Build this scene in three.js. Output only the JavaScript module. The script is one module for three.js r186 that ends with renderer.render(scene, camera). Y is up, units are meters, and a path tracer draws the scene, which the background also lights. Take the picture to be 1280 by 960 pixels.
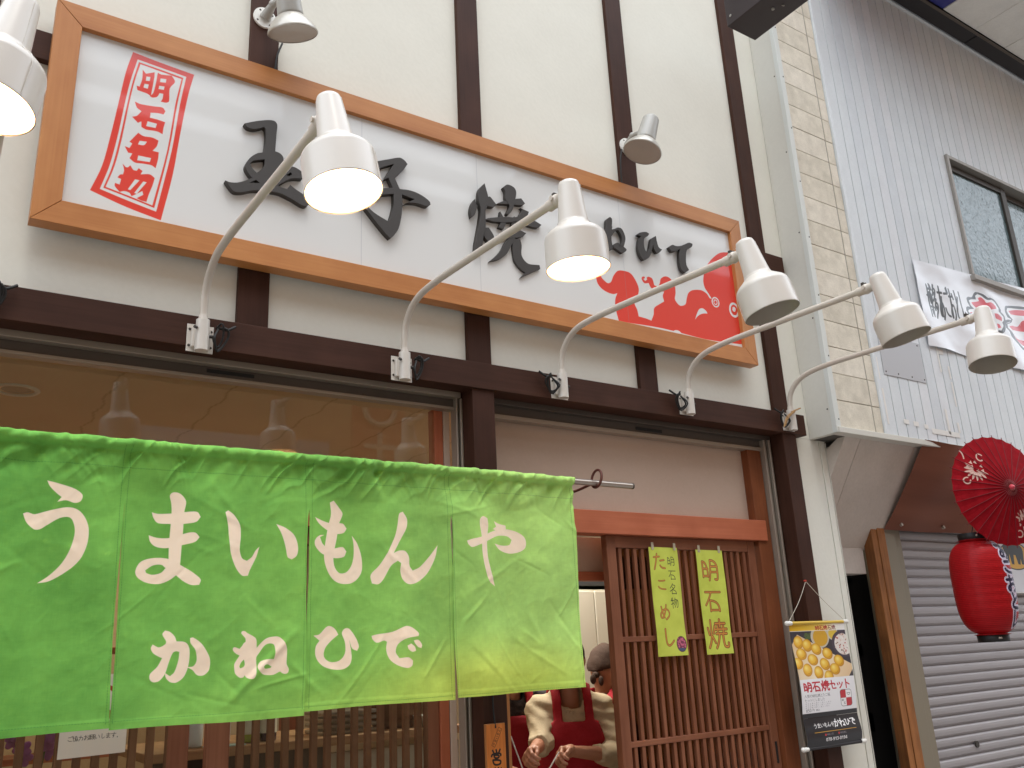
import * as THREE from 'three';
import { RoundedBoxGeometry } from 'three/addons/geometries/RoundedBoxGeometry.js';
import { mergeGeometries } from 'three/addons/utils/BufferGeometryUtils.js';
import { RectAreaLightUniformsLib } from 'three/addons/lights/RectAreaLightUniformsLib.js';

// ---------- camera, sky, sun, exposure ----------
const scene = new THREE.Scene();
const camera = new THREE.PerspectiveCamera(47.47, 1280 / 960, 0.05, 200);
camera.position.set(0, 1.5, 2.8);
{
  const yaw = 0.6002, pitch = 0.2995;
  camera.lookAt(Math.sin(yaw) * Math.cos(pitch), 1.5 + Math.sin(pitch), 2.8 - Math.cos(yaw) * Math.cos(pitch));
  camera.rotateZ(-0.0487);
}
const renderer = new THREE.WebGLRenderer({ antialias: true });
renderer.setSize(1024, 768);
renderer.toneMapping = THREE.LinearToneMapping;
renderer.toneMappingExposure = 1.02;
renderer.shadowMap.enabled = true;
RectAreaLightUniformsLib.init();

const SKY = 2.6;                                   // overcast: brightest overhead, paler towards the horizon
{
  const w = 128, h = 64, d = new Float32Array(w * h * 4);
  for (let y = 0; y < h; y++) for (let x = 0; x < w; x++) {
    const up = Math.sin(((y + 0.5) / h - 0.5) * Math.PI), i = (y * w + x) * 4;
    const l = up > 0 ? 0.55 + 0.75 * up : 0.3;
    d[i] = l * 0.93; d[i + 1] = l * 1.0; d[i + 2] = l * 1.09; d[i + 3] = 1;
  }
  const t = new THREE.DataTexture(d, w, h, THREE.RGBAFormat, THREE.FloatType);
  t.mapping = THREE.EquirectangularReflectionMapping; t.magFilter = THREE.LinearFilter; t.minFilter = THREE.LinearFilter; t.needsUpdate = true;
  scene.background = t; scene.environment = t;
  scene.backgroundIntensity = SKY; scene.environmentIntensity = SKY;
}
const sun = new THREE.DirectionalLight(0xfff8ee, 0.9);
sun.position.set(1.2, 10.5, 2.9); sun.target.position.set(1.8, 2.4, 0);
sun.castShadow = true; sun.shadow.radius = 30; sun.shadow.mapSize.set(2048, 2048);
Object.assign(sun.shadow.camera, { left: -8, right: 8, top: 8, bottom: -8, near: 0.1, far: 30 });
scene.add(sun, sun.target);

// ---------- helpers ----------
function rng(s) { return () => { s |= 0; s = (s + 0x6d2b79f5) | 0; let t = Math.imul(s ^ (s >>> 15), 1 | s); t = (t + Math.imul(t ^ (t >>> 7), 61 | t)) ^ t; return ((t ^ (t >>> 14)) >>> 0) / 4294967296; }; }
const rand = rng(20);
const clamp = THREE.MathUtils.clamp, lerp = THREE.MathUtils.lerp, sstep = THREE.MathUtils.smoothstep;
function hash(x, y, s) { let h = Math.imul(x, 374761393) + Math.imul(y, 668265263) + Math.imul(s, 1442695041); h = Math.imul(h ^ (h >>> 13), 1274126177); return ((h ^ (h >>> 16)) >>> 0) / 4294967296; }
function noise(x, y, s = 1, px = 0, py = 0) {
  const ix = Math.floor(x), iy = Math.floor(y), fx = x - ix, fy = y - iy, u = fx * fx * (3 - 2 * fx), v = fy * fy * (3 - 2 * fy);
  const m = (a, p) => (p ? ((a % p) + p) % p : a), h = (a, b) => hash(m(a, px), m(b, py), s);
  return lerp(lerp(h(ix, iy), h(ix + 1, iy), u), lerp(h(ix, iy + 1), h(ix + 1, iy + 1), u), v);
}
function fbm(x, y, s, px, py, n = 4) { let a = 0.5, r = 0, t = 0; for (let i = 0; i < n; i++) { r += a * noise(x, y, s + i, px, py); t += a; a *= 0.5; x *= 2; y *= 2; px *= 2; py *= 2; } return r / t; }
function dataTex(w, h, fn, srgb = true, mw = 1, mh = 1) {   // fn(u, v) gives [r, g, b] 0..255; the picture covers mw x mh metres
  const d = new Uint8Array(w * h * 4);
  for (let y = 0; y < h; y++) for (let x = 0; x < w; x++) { const c = fn(x / w, y / h), i = (y * w + x) * 4; d[i] = clamp(c[0], 0, 255); d[i + 1] = clamp(c[1], 0, 255); d[i + 2] = clamp(c[2], 0, 255); d[i + 3] = 255; }
  const t = new THREE.DataTexture(d, w, h); t.wrapS = t.wrapT = THREE.RepeatWrapping; t.magFilter = THREE.LinearFilter; t.minFilter = THREE.LinearMipmapLinearFilter;
  if (srgb) t.colorSpace = THREE.SRGBColorSpace; t.repeat.set(1 / mw, 1 / mh); t.needsUpdate = true; return t;
}
const std = (o) => new THREE.MeshStandardMaterial(o), phy = (o) => new THREE.MeshPhysicalMaterial(o);
const mix = (a, b, t) => a.map((v, i) => v + (b[i] - v) * t);
function wood(light, dark, { rough = 0.55, seed = 1, bump = 0.0006, contrast = 1, coat = 0, spec = 0.6 } = {}) {
  const f = (u, v) => { const w = fbm(u * 6, v * 4, seed + 9, 6, 4, 3) * 1.2; return clamp(0.5 + contrast * ((fbm(u * 10 + w, v * 2, seed, 0, 2, 4) - 0.5) * 0.55 + (noise(u * 90, v * 7, seed + 4, 90, 7) - 0.5) * 0.3 + (fbm(u * 4, v * 9, seed + 7, 4, 9, 4) - 0.5) * 1.0), 0, 1); };
  const map = dataTex(256, 512, (u, v) => mix(light, dark, f(u, v)), true, 0.4, 1.3);
  const b = dataTex(256, 512, (u, v) => { const k = 255 - 200 * f(u, v); return [k, k, k]; }, false, 0.4, 1.3);
  return phy({ map, bumpMap: b, bumpScale: bump, specularIntensity: spec, roughness: rough, clearcoat: coat, clearcoatRoughness: 0.35 });
}
function speckle(base, amp, { rough = 0.85, seed = 3, bump = 0.001, m = 1, fine = 1 } = {}) {
  const f = (u, v) => (fbm(u * 8, v * 8, seed, 8, 8, 4) - 0.5) * 1.2 + (noise(u * 128 * fine, v * 128 * fine, seed + 3, 128 * fine, 128 * fine) - 0.5) * 0.6;
  const map = dataTex(256, 256, (u, v) => base.map((c) => c + amp * f(u, v)), true, m, m);
  const b = dataTex(256, 256, (u, v) => { const k = 128 + 150 * f(u, v); return [k, k, k]; }, false, m, m);
  return std({ map, bumpMap: b, bumpScale: bump, roughness: rough });
}

const taken = new Map(), bases = new WeakMap();
function numbered(n) { const k = taken.get(n) ?? 0; taken.set(n, k + 1); return k ? n + '_' + String(k).padStart(3, '0') : n; }
function thing(name, label, category, base = [0, 0, 0], group) {
  const o = new THREE.Group(); o.name = numbered(name); o.position.set(...base); o.userData = { label, category };
  if (group) o.userData.group = group;
  bases.set(o, base); scene.add(o); return o;
}
function add(parent, name, geo, m, { local = false, label, kind } = {}) {   // a part; geometry is in world metres unless local
  const g = Array.isArray(geo) ? merge(geo) : geo, b = bases.get(parent);
  if (!local && b) g.translate(-b[0], -b[1], -b[2]);
  const o = new THREE.Mesh(g, m); o.name = name; o.castShadow = o.receiveShadow = true;
  if (label) o.userData.label = label;
  if (kind) o.userData.kind = kind;
  bases.set(o, local ? undefined : b); parent.add(o); return o;
}
function structure(name, geo, m) { const o = new THREE.Mesh(Array.isArray(geo) ? merge(geo) : geo, m); o.name = numbered(name); o.userData.kind = 'structure'; o.castShadow = o.receiveShadow = true; scene.add(o); return o; }
function merge(list) { return mergeGeometries(list.map((g) => { const n = g.index ? g.toNonIndexed() : g; for (const k of Object.keys(n.attributes)) if (!['position', 'normal', 'uv'].includes(k)) n.deleteAttribute(k); return n; })); }
function uvBox(g, grain = 'y') {
  if (g.index) g = g.toNonIndexed();
  const p = g.attributes.position, n = g.attributes.normal, uv = new Float32Array(p.count * 2), a = 'xyz'.indexOf(grain), ou = rand() * 5, ov = rand() * 5;
  for (let t = 0; t < p.count; t += 3) {
    const s = [0, 0, 0];
    for (let k = 0; k < 3; k++) { s[0] += n.getX(t + k); s[1] += n.getY(t + k); s[2] += n.getZ(t + k); }
    const q = s.map(Math.abs), dom = q[0] > q[1] ? (q[0] > q[2] ? 0 : 2) : q[1] > q[2] ? 1 : 2;
    const v = dom === a ? (a + 1) % 3 : a, u = [0, 1, 2].find((i) => i !== dom && i !== v);
    for (let k = 0; k < 3; k++) { const c = [p.getX(t + k), p.getY(t + k), p.getZ(t + k)]; uv[(t + k) * 2] = c[u] + ou; uv[(t + k) * 2 + 1] = c[v] + ov; }
  }
  g.setAttribute('uv', new THREE.BufferAttribute(uv, 2)); return g;
}
function box(x0, x1, y0, y1, z0, z1, grain = 'y', r = 0.0025) {
  const w = x1 - x0, h = y1 - y0, d = z1 - z0, g = new RoundedBoxGeometry(w, h, d, 1, Math.min(r, w / 2.2, h / 2.2, d / 2.2));
  g.translate((x0 + x1) / 2, (y0 + y1) / 2, (z0 + z1) / 2); return uvBox(g, grain);
}
function tube(pts, r, seg = 24, rad = 10, closed = false) { return new THREE.TubeGeometry(new THREE.CatmullRomCurve3(pts.map((p) => new THREE.Vector3(...p)), closed), seg, r, rad, closed).toNonIndexed(); }
function rod(a, b, r, rad = 12, r2 = r) {
  const A = new THREE.Vector3(...a), B = new THREE.Vector3(...b), g = new THREE.CylinderGeometry(r2, r, A.distanceTo(B), rad);
  g.applyQuaternion(new THREE.Quaternion().setFromUnitVectors(new THREE.Vector3(0, 1, 0), B.clone().sub(A).normalize())); g.translate(...A.clone().add(B).multiplyScalar(0.5).toArray()); return g.toNonIndexed();
}
function ball(c, r, sx = 1, sy = 1, sz = 1, n = 14) { const g = new THREE.SphereGeometry(r, n, n); g.scale(sx, sy, sz); g.translate(...c); return g.toNonIndexed(); }
function lathe(pts, n = 40) { return new THREE.LatheGeometry(pts.map((p) => new THREE.Vector2(...p)), n).toNonIndexed(); }
function canvasTex(w, h, draw) {
  const c = document.createElement('canvas'); c.width = w; c.height = h; const x = c.getContext('2d'); x.lineJoin = x.lineCap = 'round'; draw(x, w, h);
  const t = new THREE.CanvasTexture(c); t.colorSpace = THREE.SRGBColorSpace; t.magFilter = THREE.LinearFilter; t.minFilter = THREE.LinearMipmapLinearFilter; t.anisotropy = 8; return t;
}
// traced outlines: rings of x y in millimetres, made smooth except at sharp corners
function ring(str) {
  const v = str.trim().split(/\s+/).map(Number), p = []; for (let i = 0; i < v.length; i += 2) p.push([v[i] / 1000, v[i + 1] / 1000]);
  const n = p.length, sharp = p.map((b, i) => { const a = p[(i + n - 1) % n], c = p[(i + 1) % n]; const t = Math.atan2(c[1] - b[1], c[0] - b[0]) - Math.atan2(b[1] - a[1], b[0] - a[0]); return Math.abs(Math.atan2(Math.sin(t), Math.cos(t))) > 1.05; });
  const tan = p.map((b, i) => { const a = p[(i + n - 1) % n], c = p[(i + 1) % n]; return [(c[0] - a[0]) / 2, (c[1] - a[1]) / 2]; }), out = [];
  for (let i = 0; i < n; i++) {
    const j = (i + 1) % n, a = p[i], b = p[j], L = Math.hypot(b[0] - a[0], b[1] - a[1]);
    const lim = (t, s) => { if (s) return [(b[0] - a[0]), (b[1] - a[1])]; const q = Math.hypot(...t); return q > L ? [t[0] * L / q, t[1] * L / q] : t; };
    const m0 = lim(tan[i], sharp[i]), m1 = lim(tan[j], sharp[j]);
    for (let k = 0; k < 4; k++) { const t = k / 4, t2 = t * t, t3 = t2 * t; out.push([0, 1].map((d) => (2 * t3 - 3 * t2 + 1) * a[d] + (t3 - 2 * t2 + t) * m0[d] + (-2 * t3 + 3 * t2) * b[d] + (t3 - t2) * m1[d])); }
  }
  return out;
}
function fillGlyph(ctx, polys, map) {      // polys as traced; map(x, y) -> canvas pixels
  for (const s of polys) {
    ctx.beginPath();
    for (const r of s.split('|')) { ring(r).forEach(([x, y], i) => { const q = map(x, y); if (i) ctx.lineTo(...q); else ctx.moveTo(...q); }); ctx.closePath(); }
    ctx.fill('evenodd');
  }
}
function extrudeGlyph(polys, depth, ox, oy, oz) {
  return merge(polys.map((s, i) => {
    const [o, ...holes] = s.split('|').map((r) => ring(r).map(([x, y]) => new THREE.Vector2(x, y)));
    const shape = new THREE.Shape(o); for (const h of holes) shape.holes.push(new THREE.Path(h));
    const g = new THREE.ExtrudeGeometry(shape, { depth: depth - i * 0.0011 - 0.0012, bevelEnabled: true, bevelThickness: 0.0012, bevelSize: 0.001, bevelOffset: -0.001, bevelSegments: 1, steps: 1 });
    g.translate(ox, oy, oz); return g;
  }));
}
// skeleton strokes on a 100 x 100 grid for brushed and printed lettering
const INK = {
  明: '10,20 10,80;10,20 38,20 38,78;10,48 38,48;10,76 38,76;55,14 55,60 44,92;55,14 90,14 90,84 82,92 74,88;56,38 90,38;56,60 90,60',
  石: '8,16 92,16;42,16 30,45 8,68;34,50 34,92;34,50 84,50 84,92;34,88 84,88',
  焼: '24,8 24,50 18,75 6,92;8,32 13,52;42,26 34,48;26,58 38,78;66,6 66,28;46,18 88,18;42,36 94,36;56,26 54,50;80,26 80,50;46,50 92,50;60,54 54,78 40,94;76,54 76,86 82,92 96,92 96,80',
  名: '44,4 32,24 10,44;40,16 80,16 62,42 30,62 6,72;34,32 48,44;32,58 32,96;32,58 84,58 84,96;32,92 84,92',
  物: '18,10 8,34;8,28 42,28;27,4 27,96;6,62 44,50;60,6 54,28 42,46;58,20 94,20 92,60 86,92 76,86;72,22 62,50 44,68;84,22 76,56 52,88',
  た: '10,24 52,20;34,4 26,50 10,94;56,44 88,40;54,72 60,88 92,88', こ: '22,22 50,26 80,20;18,64 30,84 84,82',
  め: '24,18 32,60 44,82;64,8 54,50 30,86 14,80 16,56 44,32 74,34 88,56 80,78 56,92', し: '34,8 32,70 44,90 62,88 86,66',
  ご: '22,22 66,20;18,64 30,86 84,84;76,6 84,20;88,2 96,16', 協: '16,6 16,94;4,34 32,34;44,14 78,14 76,38 68,36;60,4 56,26 42,44;42,52 62,52 60,90 54,86;52,44 48,74 36,94;70,52 94,52 90,92 84,86;80,44 76,74 66,94',
  力: '14,30 86,30 80,88 66,84;48,6 44,50 14,94', お: '10,28 58,26;34,6 34,84 22,90 10,74 40,52 74,50 90,68 80,86 62,92;72,18 88,32',
  願: '6,10 46,10;10,10 8,50 2,90;20,24 40,24 40,54 20,54 20,24;20,39 40,39;30,56 30,92 24,88;20,66 14,80;40,66 46,80;54,10 98,10;74,12 68,24;60,26 92,26 92,74 60,74 60,26;60,42 92,42;60,58 92,58;66,78 54,94;84,78 98,94',
  い: '14,18 16,70 28,86 40,70;68,24 84,44 88,70', ま: '16,22 84,22;18,46 82,46;50,4 50,78 36,92 18,82 34,70 56,74 84,90', す: '6,26 94,26;58,4 58,56 46,72 34,62 40,50 56,50 60,70 40,96', '。': '26,82 34,90 26,98 18,90 26,82',
  う: '36,8 62,16;20,40 58,32 76,48 66,78 36,96', も: '44,4 34,70 46,92 74,88 82,66;14,28 68,28;12,52 66,52', ん: '46,6 30,50 10,92 36,54 50,58 52,82 64,90 90,58', や: '8,50 60,30 86,38 80,58 54,58;34,14 60,94;56,6 66,20',
  か: '6,34 56,30 58,60 48,92 32,84;34,4 26,56 8,92;72,22 92,54', ね: '26,4 26,96;4,30 30,24 36,36 6,80 50,36 76,36 86,64 78,90 58,86 70,72 94,92', ひ: '6,22 36,18 22,50 34,86 60,84 70,50 66,16 76,40 94,56', で: '8,20 88,14 52,36 44,66 58,86 82,90;70,38 78,52;84,32 92,46',
  円: '14,12 14,94;14,12 88,12 88,92 78,90;50,14 50,52;14,52 88,52', 税: '32,6 8,16;4,34 42,34;24,14 24,94;24,40 6,72;26,42 42,58;54,6 60,20;88,6 80,20;52,26 90,26 90,52 52,52 52,26;62,54 58,78 44,94;78,54 78,86 96,88 96,76', 込: '10,8 22,22;4,40 22,40 20,74 4,88;20,76 40,90 96,90;60,10 56,46 34,74;52,14 66,14 90,74',
  セ: '4,42 92,30 70,56;32,6 32,84 42,92 86,90', ッ: '14,40 22,58;42,34 50,52;84,36 74,68 42,92', ト: '36,4 36,96;38,38 80,60',
  博: '18,6 18,94;2,36 36,36;38,16 98,16;68,2 68,56;46,26 90,26 90,56 46,56 46,26;46,41 90,41;80,4 90,12;36,66 98,66;80,58 80,94 70,92;50,74 58,86', 多: '44,2 12,32;40,12 74,12 46,36 14,48;36,24 48,32;58,42 20,74;54,52 90,52 60,80 18,96;46,62 60,72',
  あ: '10,22 84,20;42,4 38,60 44,88;70,32 52,74 24,92 12,76 34,50 66,44 88,62 82,84 60,96', と: '34,8 44,44;80,24 34,54 22,74 34,90 84,90', 営: '20,4 28,18;48,2 52,16;80,2 70,18;10,40 10,24 90,24 84,40;30,34 70,34 70,54 30,54 30,34;20,64 82,64 82,96 20,96 20,64;50,54 46,64',
  人: '48,6 40,50 6,94;48,40 70,76 96,94', の: '52,14 44,60 20,80 8,58 28,24 62,14 90,40 86,70 56,92', に: '16,8 12,90 20,76;44,24 86,22;42,70 52,86 90,86', 中: '12,26 12,66;12,26 88,26 88,66;12,62 88,62;50,4 50,98', 業: '36,4 36,22;62,4 62,22;16,8 24,20;84,8 76,20;4,24 96,24;10,40 90,40;14,54 86,54;50,26 50,98;46,66 8,92;54,66 92,92;4,66 96,66', 気: '30,4 8,36;28,16 90,16;24,30 80,30;10,44 78,44 84,88 96,84;24,54 60,92;60,54 20,92', 飯: '26,4 4,34;26,6 48,26;12,36 40,36 40,60 12,60 12,36;12,48 40,48;12,60 12,92 46,84;56,12 96,12;60,12 58,60 48,96;62,36 92,36 60,94;64,44 96,94',
};
function inkText(ctx, text, x, y, size, { dx = size, dy = 0, sx = 1, width = 7, color = '#000', skew = 0 } = {}) {
  ctx.strokeStyle = color; ctx.lineWidth = (width * size) / 100;
  for (const ch of text) {
    for (const s of (INK[ch] ?? '').split(';')) {
      const p = s.trim().split(' ').filter(Boolean).map((q) => { const [a, b] = q.split(',').map(Number); return [x + ((a - 50) * sx + 50 + (50 - b) * skew) * size / 100, y + (b * size) / 100]; });
      if (p.length < 2) continue;
      ctx.beginPath(); ctx.moveTo(...p[0]);
      if (p.length === 2) ctx.lineTo(...p[1]);
      else { for (let i = 1; i < p.length - 1; i++) { const m = i === p.length - 2 ? p[i + 1] : [(p[i][0] + p[i + 1][0]) / 2, (p[i][1] + p[i + 1][1]) / 2]; ctx.quadraticCurveTo(...p[i], ...m); } }
      ctx.stroke();
    }
    x += dx; y += dy;
  }
}
// sheet: a thin flat or gently bent rectangle from a function (u, v) -> [x, y, z]
function sheet(nu, nv, f) {
  const g = new THREE.PlaneGeometry(1, 1, nu, nv), p = g.attributes.position, uv = g.attributes.uv;
  for (let i = 0; i < p.count; i++) p.setXYZ(i, ...f(uv.getX(i), uv.getY(i)));
  g.computeVertexNormals(); return g;
}
// surface of a distance field, by surface nets on a grid
function skin(f, lo, hi, cell) {
  const n = [0, 1, 2].map((k) => Math.ceil((hi[k] - lo[k]) / cell) + 1), at = (i, j, k) => (k * n[1] + j) * n[0] + i, val = new Float32Array(n[0] * n[1] * n[2]);
  for (let k = 0; k < n[2]; k++) for (let j = 0; j < n[1]; j++) for (let i = 0; i < n[0]; i++) val[at(i, j, k)] = f(lo[0] + i * cell, lo[1] + j * cell, lo[2] + k * cell);
  const id = new Int32Array(val.length).fill(-1), pos = [], idx = [];
  for (let k = 0; k < n[2] - 1; k++) for (let j = 0; j < n[1] - 1; j++) for (let i = 0; i < n[0] - 1; i++) {
    let c = 0, s = [0, 0, 0];
    const cross = (a, b) => { const va = val[at(...a)], vb = val[at(...b)]; if ((va < 0) !== (vb < 0)) { const t = va / (va - vb); for (let d = 0; d < 3; d++) s[d] += a[d] + t * (b[d] - a[d]); c++; } };
    for (let a = 0; a < 2; a++) for (let b = 0; b < 2; b++) { cross([i, j + a, k + b], [i + 1, j + a, k + b]); cross([i + a, j, k + b], [i + a, j + 1, k + b]); cross([i + a, j + b, k], [i + a, j + b, k + 1]); }
    if (c) { id[at(i, j, k)] = pos.length / 3; for (let d = 0; d < 3; d++) pos.push(lo[d] + (s[d] / c) * cell); }
  }
  const quad = (a, b, c, d, flip) => { if (a < 0 || b < 0 || c < 0 || d < 0) return; if (flip) idx.push(a, c, b, a, d, c); else idx.push(a, b, c, a, c, d); };
  for (let k = 1; k < n[2] - 1; k++) for (let j = 1; j < n[1] - 1; j++) for (let i = 1; i < n[0] - 1; i++) {
    const v = val[at(i, j, k)] < 0;
    if (v !== val[at(i + 1, j, k)] < 0) quad(id[at(i, j - 1, k - 1)], id[at(i, j, k - 1)], id[at(i, j, k)], id[at(i, j - 1, k)], !v);
    if (v !== val[at(i, j + 1, k)] < 0) quad(id[at(i - 1, j, k - 1)], id[at(i - 1, j, k)], id[at(i, j, k)], id[at(i, j, k - 1)], !v);
    if (v !== val[at(i, j, k + 1)] < 0) quad(id[at(i - 1, j - 1, k)], id[at(i, j - 1, k)], id[at(i, j, k)], id[at(i - 1, j, k)], !v);
  }
  const g = new THREE.BufferGeometry(); g.setAttribute('position', new THREE.Float32BufferAttribute(pos, 3)); g.setIndex(idx); g.computeVertexNormals();
  g.setAttribute('uv', new THREE.Float32BufferAttribute(new Float32Array((pos.length / 3) * 2).map((_, i) => pos[Math.floor(i / 2) * 3 + (i % 2)]), 2)); return g;
}

// ---------- traced outlines of lettering, millimetres in the plane of each sign ----------
const CURTAIN = {
  u: ['253 -127 283 -134 320 -145 340 -160 338 -177 324 -183 302 -177 282 -182 291 -169 277 -158 261 -142',
    '206 -217 216 -213 233 -217 267 -205 307 -195 334 -201 354 -223 364 -252 363 -292 349 -331 322 -360 284 -385 256 -391 283 -370 309 -338 325 -299 331 -260 325 -234 314 -221 292 -224 265 -243 249 -255 235 -256 216 -239'],
  ma: ['565 -147 574 -138 592 -142 608 -163 605 -195 605 -250 604 -299 603 -350 575 -350 572 -300 572 -252 573 -196 570 -168',
    '522 -195 538 -199 578 -197 619 -192 639 -193 648 -207 637 -221 604 -227 574 -227 540 -225 528 -212',
    '518 -259 543 -266 576 -265 615 -252 636 -251 648 -264 637 -277 604 -286 565 -294 538 -290 523 -277',
    '490 -355 503 -331 534 -321 573 -323 604 -340 635 -360 657 -380 654 -395 634 -395 613 -384 595 -368 577 -382 552 -391 519 -387 496 -373|516 -354 535 -341 555 -339 567 -348 556 -361 534 -366 519 -361'],
  i: ['715 -191 723 -185 742 -199 760 -227 763 -259 761 -295 769 -320 784 -327 798 -316 808 -298 820 -285 812 -315 795 -351 789 -369 771 -369 752 -348 736 -310 728 -260 724 -225',
    '867 -218 895 -229 923 -251 935 -284 932 -309 917 -321 904 -314 897 -285 884 -248'],
  mo: ['1041 -142 1054 -135 1074 -156 1087 -175 1075 -206 1067 -253 1056 -306 1060 -336 1077 -356 1101 -354 1118 -335 1126 -305 1125 -266 1119 -240 1138 -266 1151 -304 1154 -343 1143 -369 1118 -387 1081 -388 1053 -374 1032 -344 1022 -307 1027 -262 1038 -208 1046 -177',
    '988 -191 1014 -200 1046 -206 1087 -204 1102 -219 1092 -233 1063 -238 1030 -227 1002 -209',
    '1023 -243 1007 -251 1019 -273 1047 -284 1088 -277 1102 -290 1093 -307 1056 -312 1016 -301 993 -281 989 -263 1003 -247'],
  n: ['1273 -168 1286 -161 1302 -185 1299 -214 1276 -254 1254 -294 1272 -286 1294 -287 1307 -305 1309 -333 1320 -348 1347 -336 1384 -300 1413 -265 1403 -307 1374 -356 1337 -384 1306 -391 1284 -376 1276 -349 1278 -325 1267 -318 1245 -334 1223 -372 1206 -390 1185 -388 1181 -361 1206 -334 1232 -295 1259 -239 1268 -199'],
  ya: ['1576 -173 1591 -162 1611 -168 1615 -193 1606 -245 1606 -295 1618 -345 1634 -397 1607 -378 1589 -329 1581 -279 1581 -228 1575 -195',
    '1517 -249 1538 -242 1578 -233 1640 -209 1692 -201 1739 -210 1769 -231 1770 -262 1745 -279 1703 -285 1662 -273 1640 -252 1673 -258 1705 -255 1716 -237 1696 -225 1655 -226 1608 -245 1567 -261 1537 -270 1523 -262',
    '1642 -175 1662 -183 1693 -188 1694 -201 1660 -210 1635 -203 1651 -194'],
  ka: ['570 -524 576 -514 589 -518 601 -530 606 -543 627 -546 638 -559 641 -583 639 -611 630 -636 613 -649 597 -647 586 -636 583 -623 596 -632 606 -622 614 -592 615 -571 607 -569 599 -573 591 -596 583 -626 569 -643 554 -645 545 -637 545 -624 562 -607 573 -585 562 -580 549 -571 543 -559 547 -549 563 -557 578 -550 580 -542',
    '639 -536 647 -535 667 -550 684 -574 693 -595 692 -621 679 -634 663 -633 650 -619 636 -611 652 -609 659 -594 654 -568 641 -549'],
  ne: ['775 -527 778 -522 786 -522 795 -528 811 -536 819 -542 822 -550 823 -568 836 -554 851 -543 867 -539 886 -539 898 -546 908 -559 914 -575 914 -594 914 -615 921 -629 919 -639 911 -642 901 -639 895 -635 878 -642 863 -643 845 -640 834 -632 827 -621 830 -611 838 -604 853 -600 875 -600 878 -585 877 -569 873 -560 863 -557 852 -559 843 -566 832 -581 823 -594 824 -619 822 -642 816 -650 804 -650 795 -646 790 -640 786 -645 778 -646 769 -641 762 -633 759 -617 760 -607 773 -587 760 -580 753 -572 753 -566 758 -564 772 -569 780 -560 784 -554 789 -551 788 -542 781 -534|774 -616 778 -606 786 -598 789 -610 786 -617 777 -621|845 -620 849 -615 858 -614 870 -621 864 -624 850 -625'],
  hi: ['993 -539 1012 -536 1039 -513 1063 -520 1077 -538 1052 -555 1032 -576 1029 -600 1048 -615 1080 -613 1099 -592 1099 -560 1089 -535 1099 -521 1115 -522 1135 -547 1146 -573 1140 -587 1123 -579 1114 -554 1122 -601 1116 -625 1092 -638 1053 -636 1022 -624 1002 -599 1001 -571 1013 -554'],
  de: ['1185 -545 1201 -541 1248 -535 1291 -519 1313 -524 1336 -541 1335 -550 1291 -557 1265 -573 1258 -595 1269 -614 1299 -613 1314 -623 1311 -638 1294 -644 1264 -635 1239 -616 1229 -590 1231 -564 1222 -560 1201 -566 1189 -556',
    '1295 -578 1308 -572 1321 -582 1325 -594 1312 -597 1299 -589',
    '1317 -563 1334 -562 1347 -576 1345 -587 1332 -583 1321 -571'],
};
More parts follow.
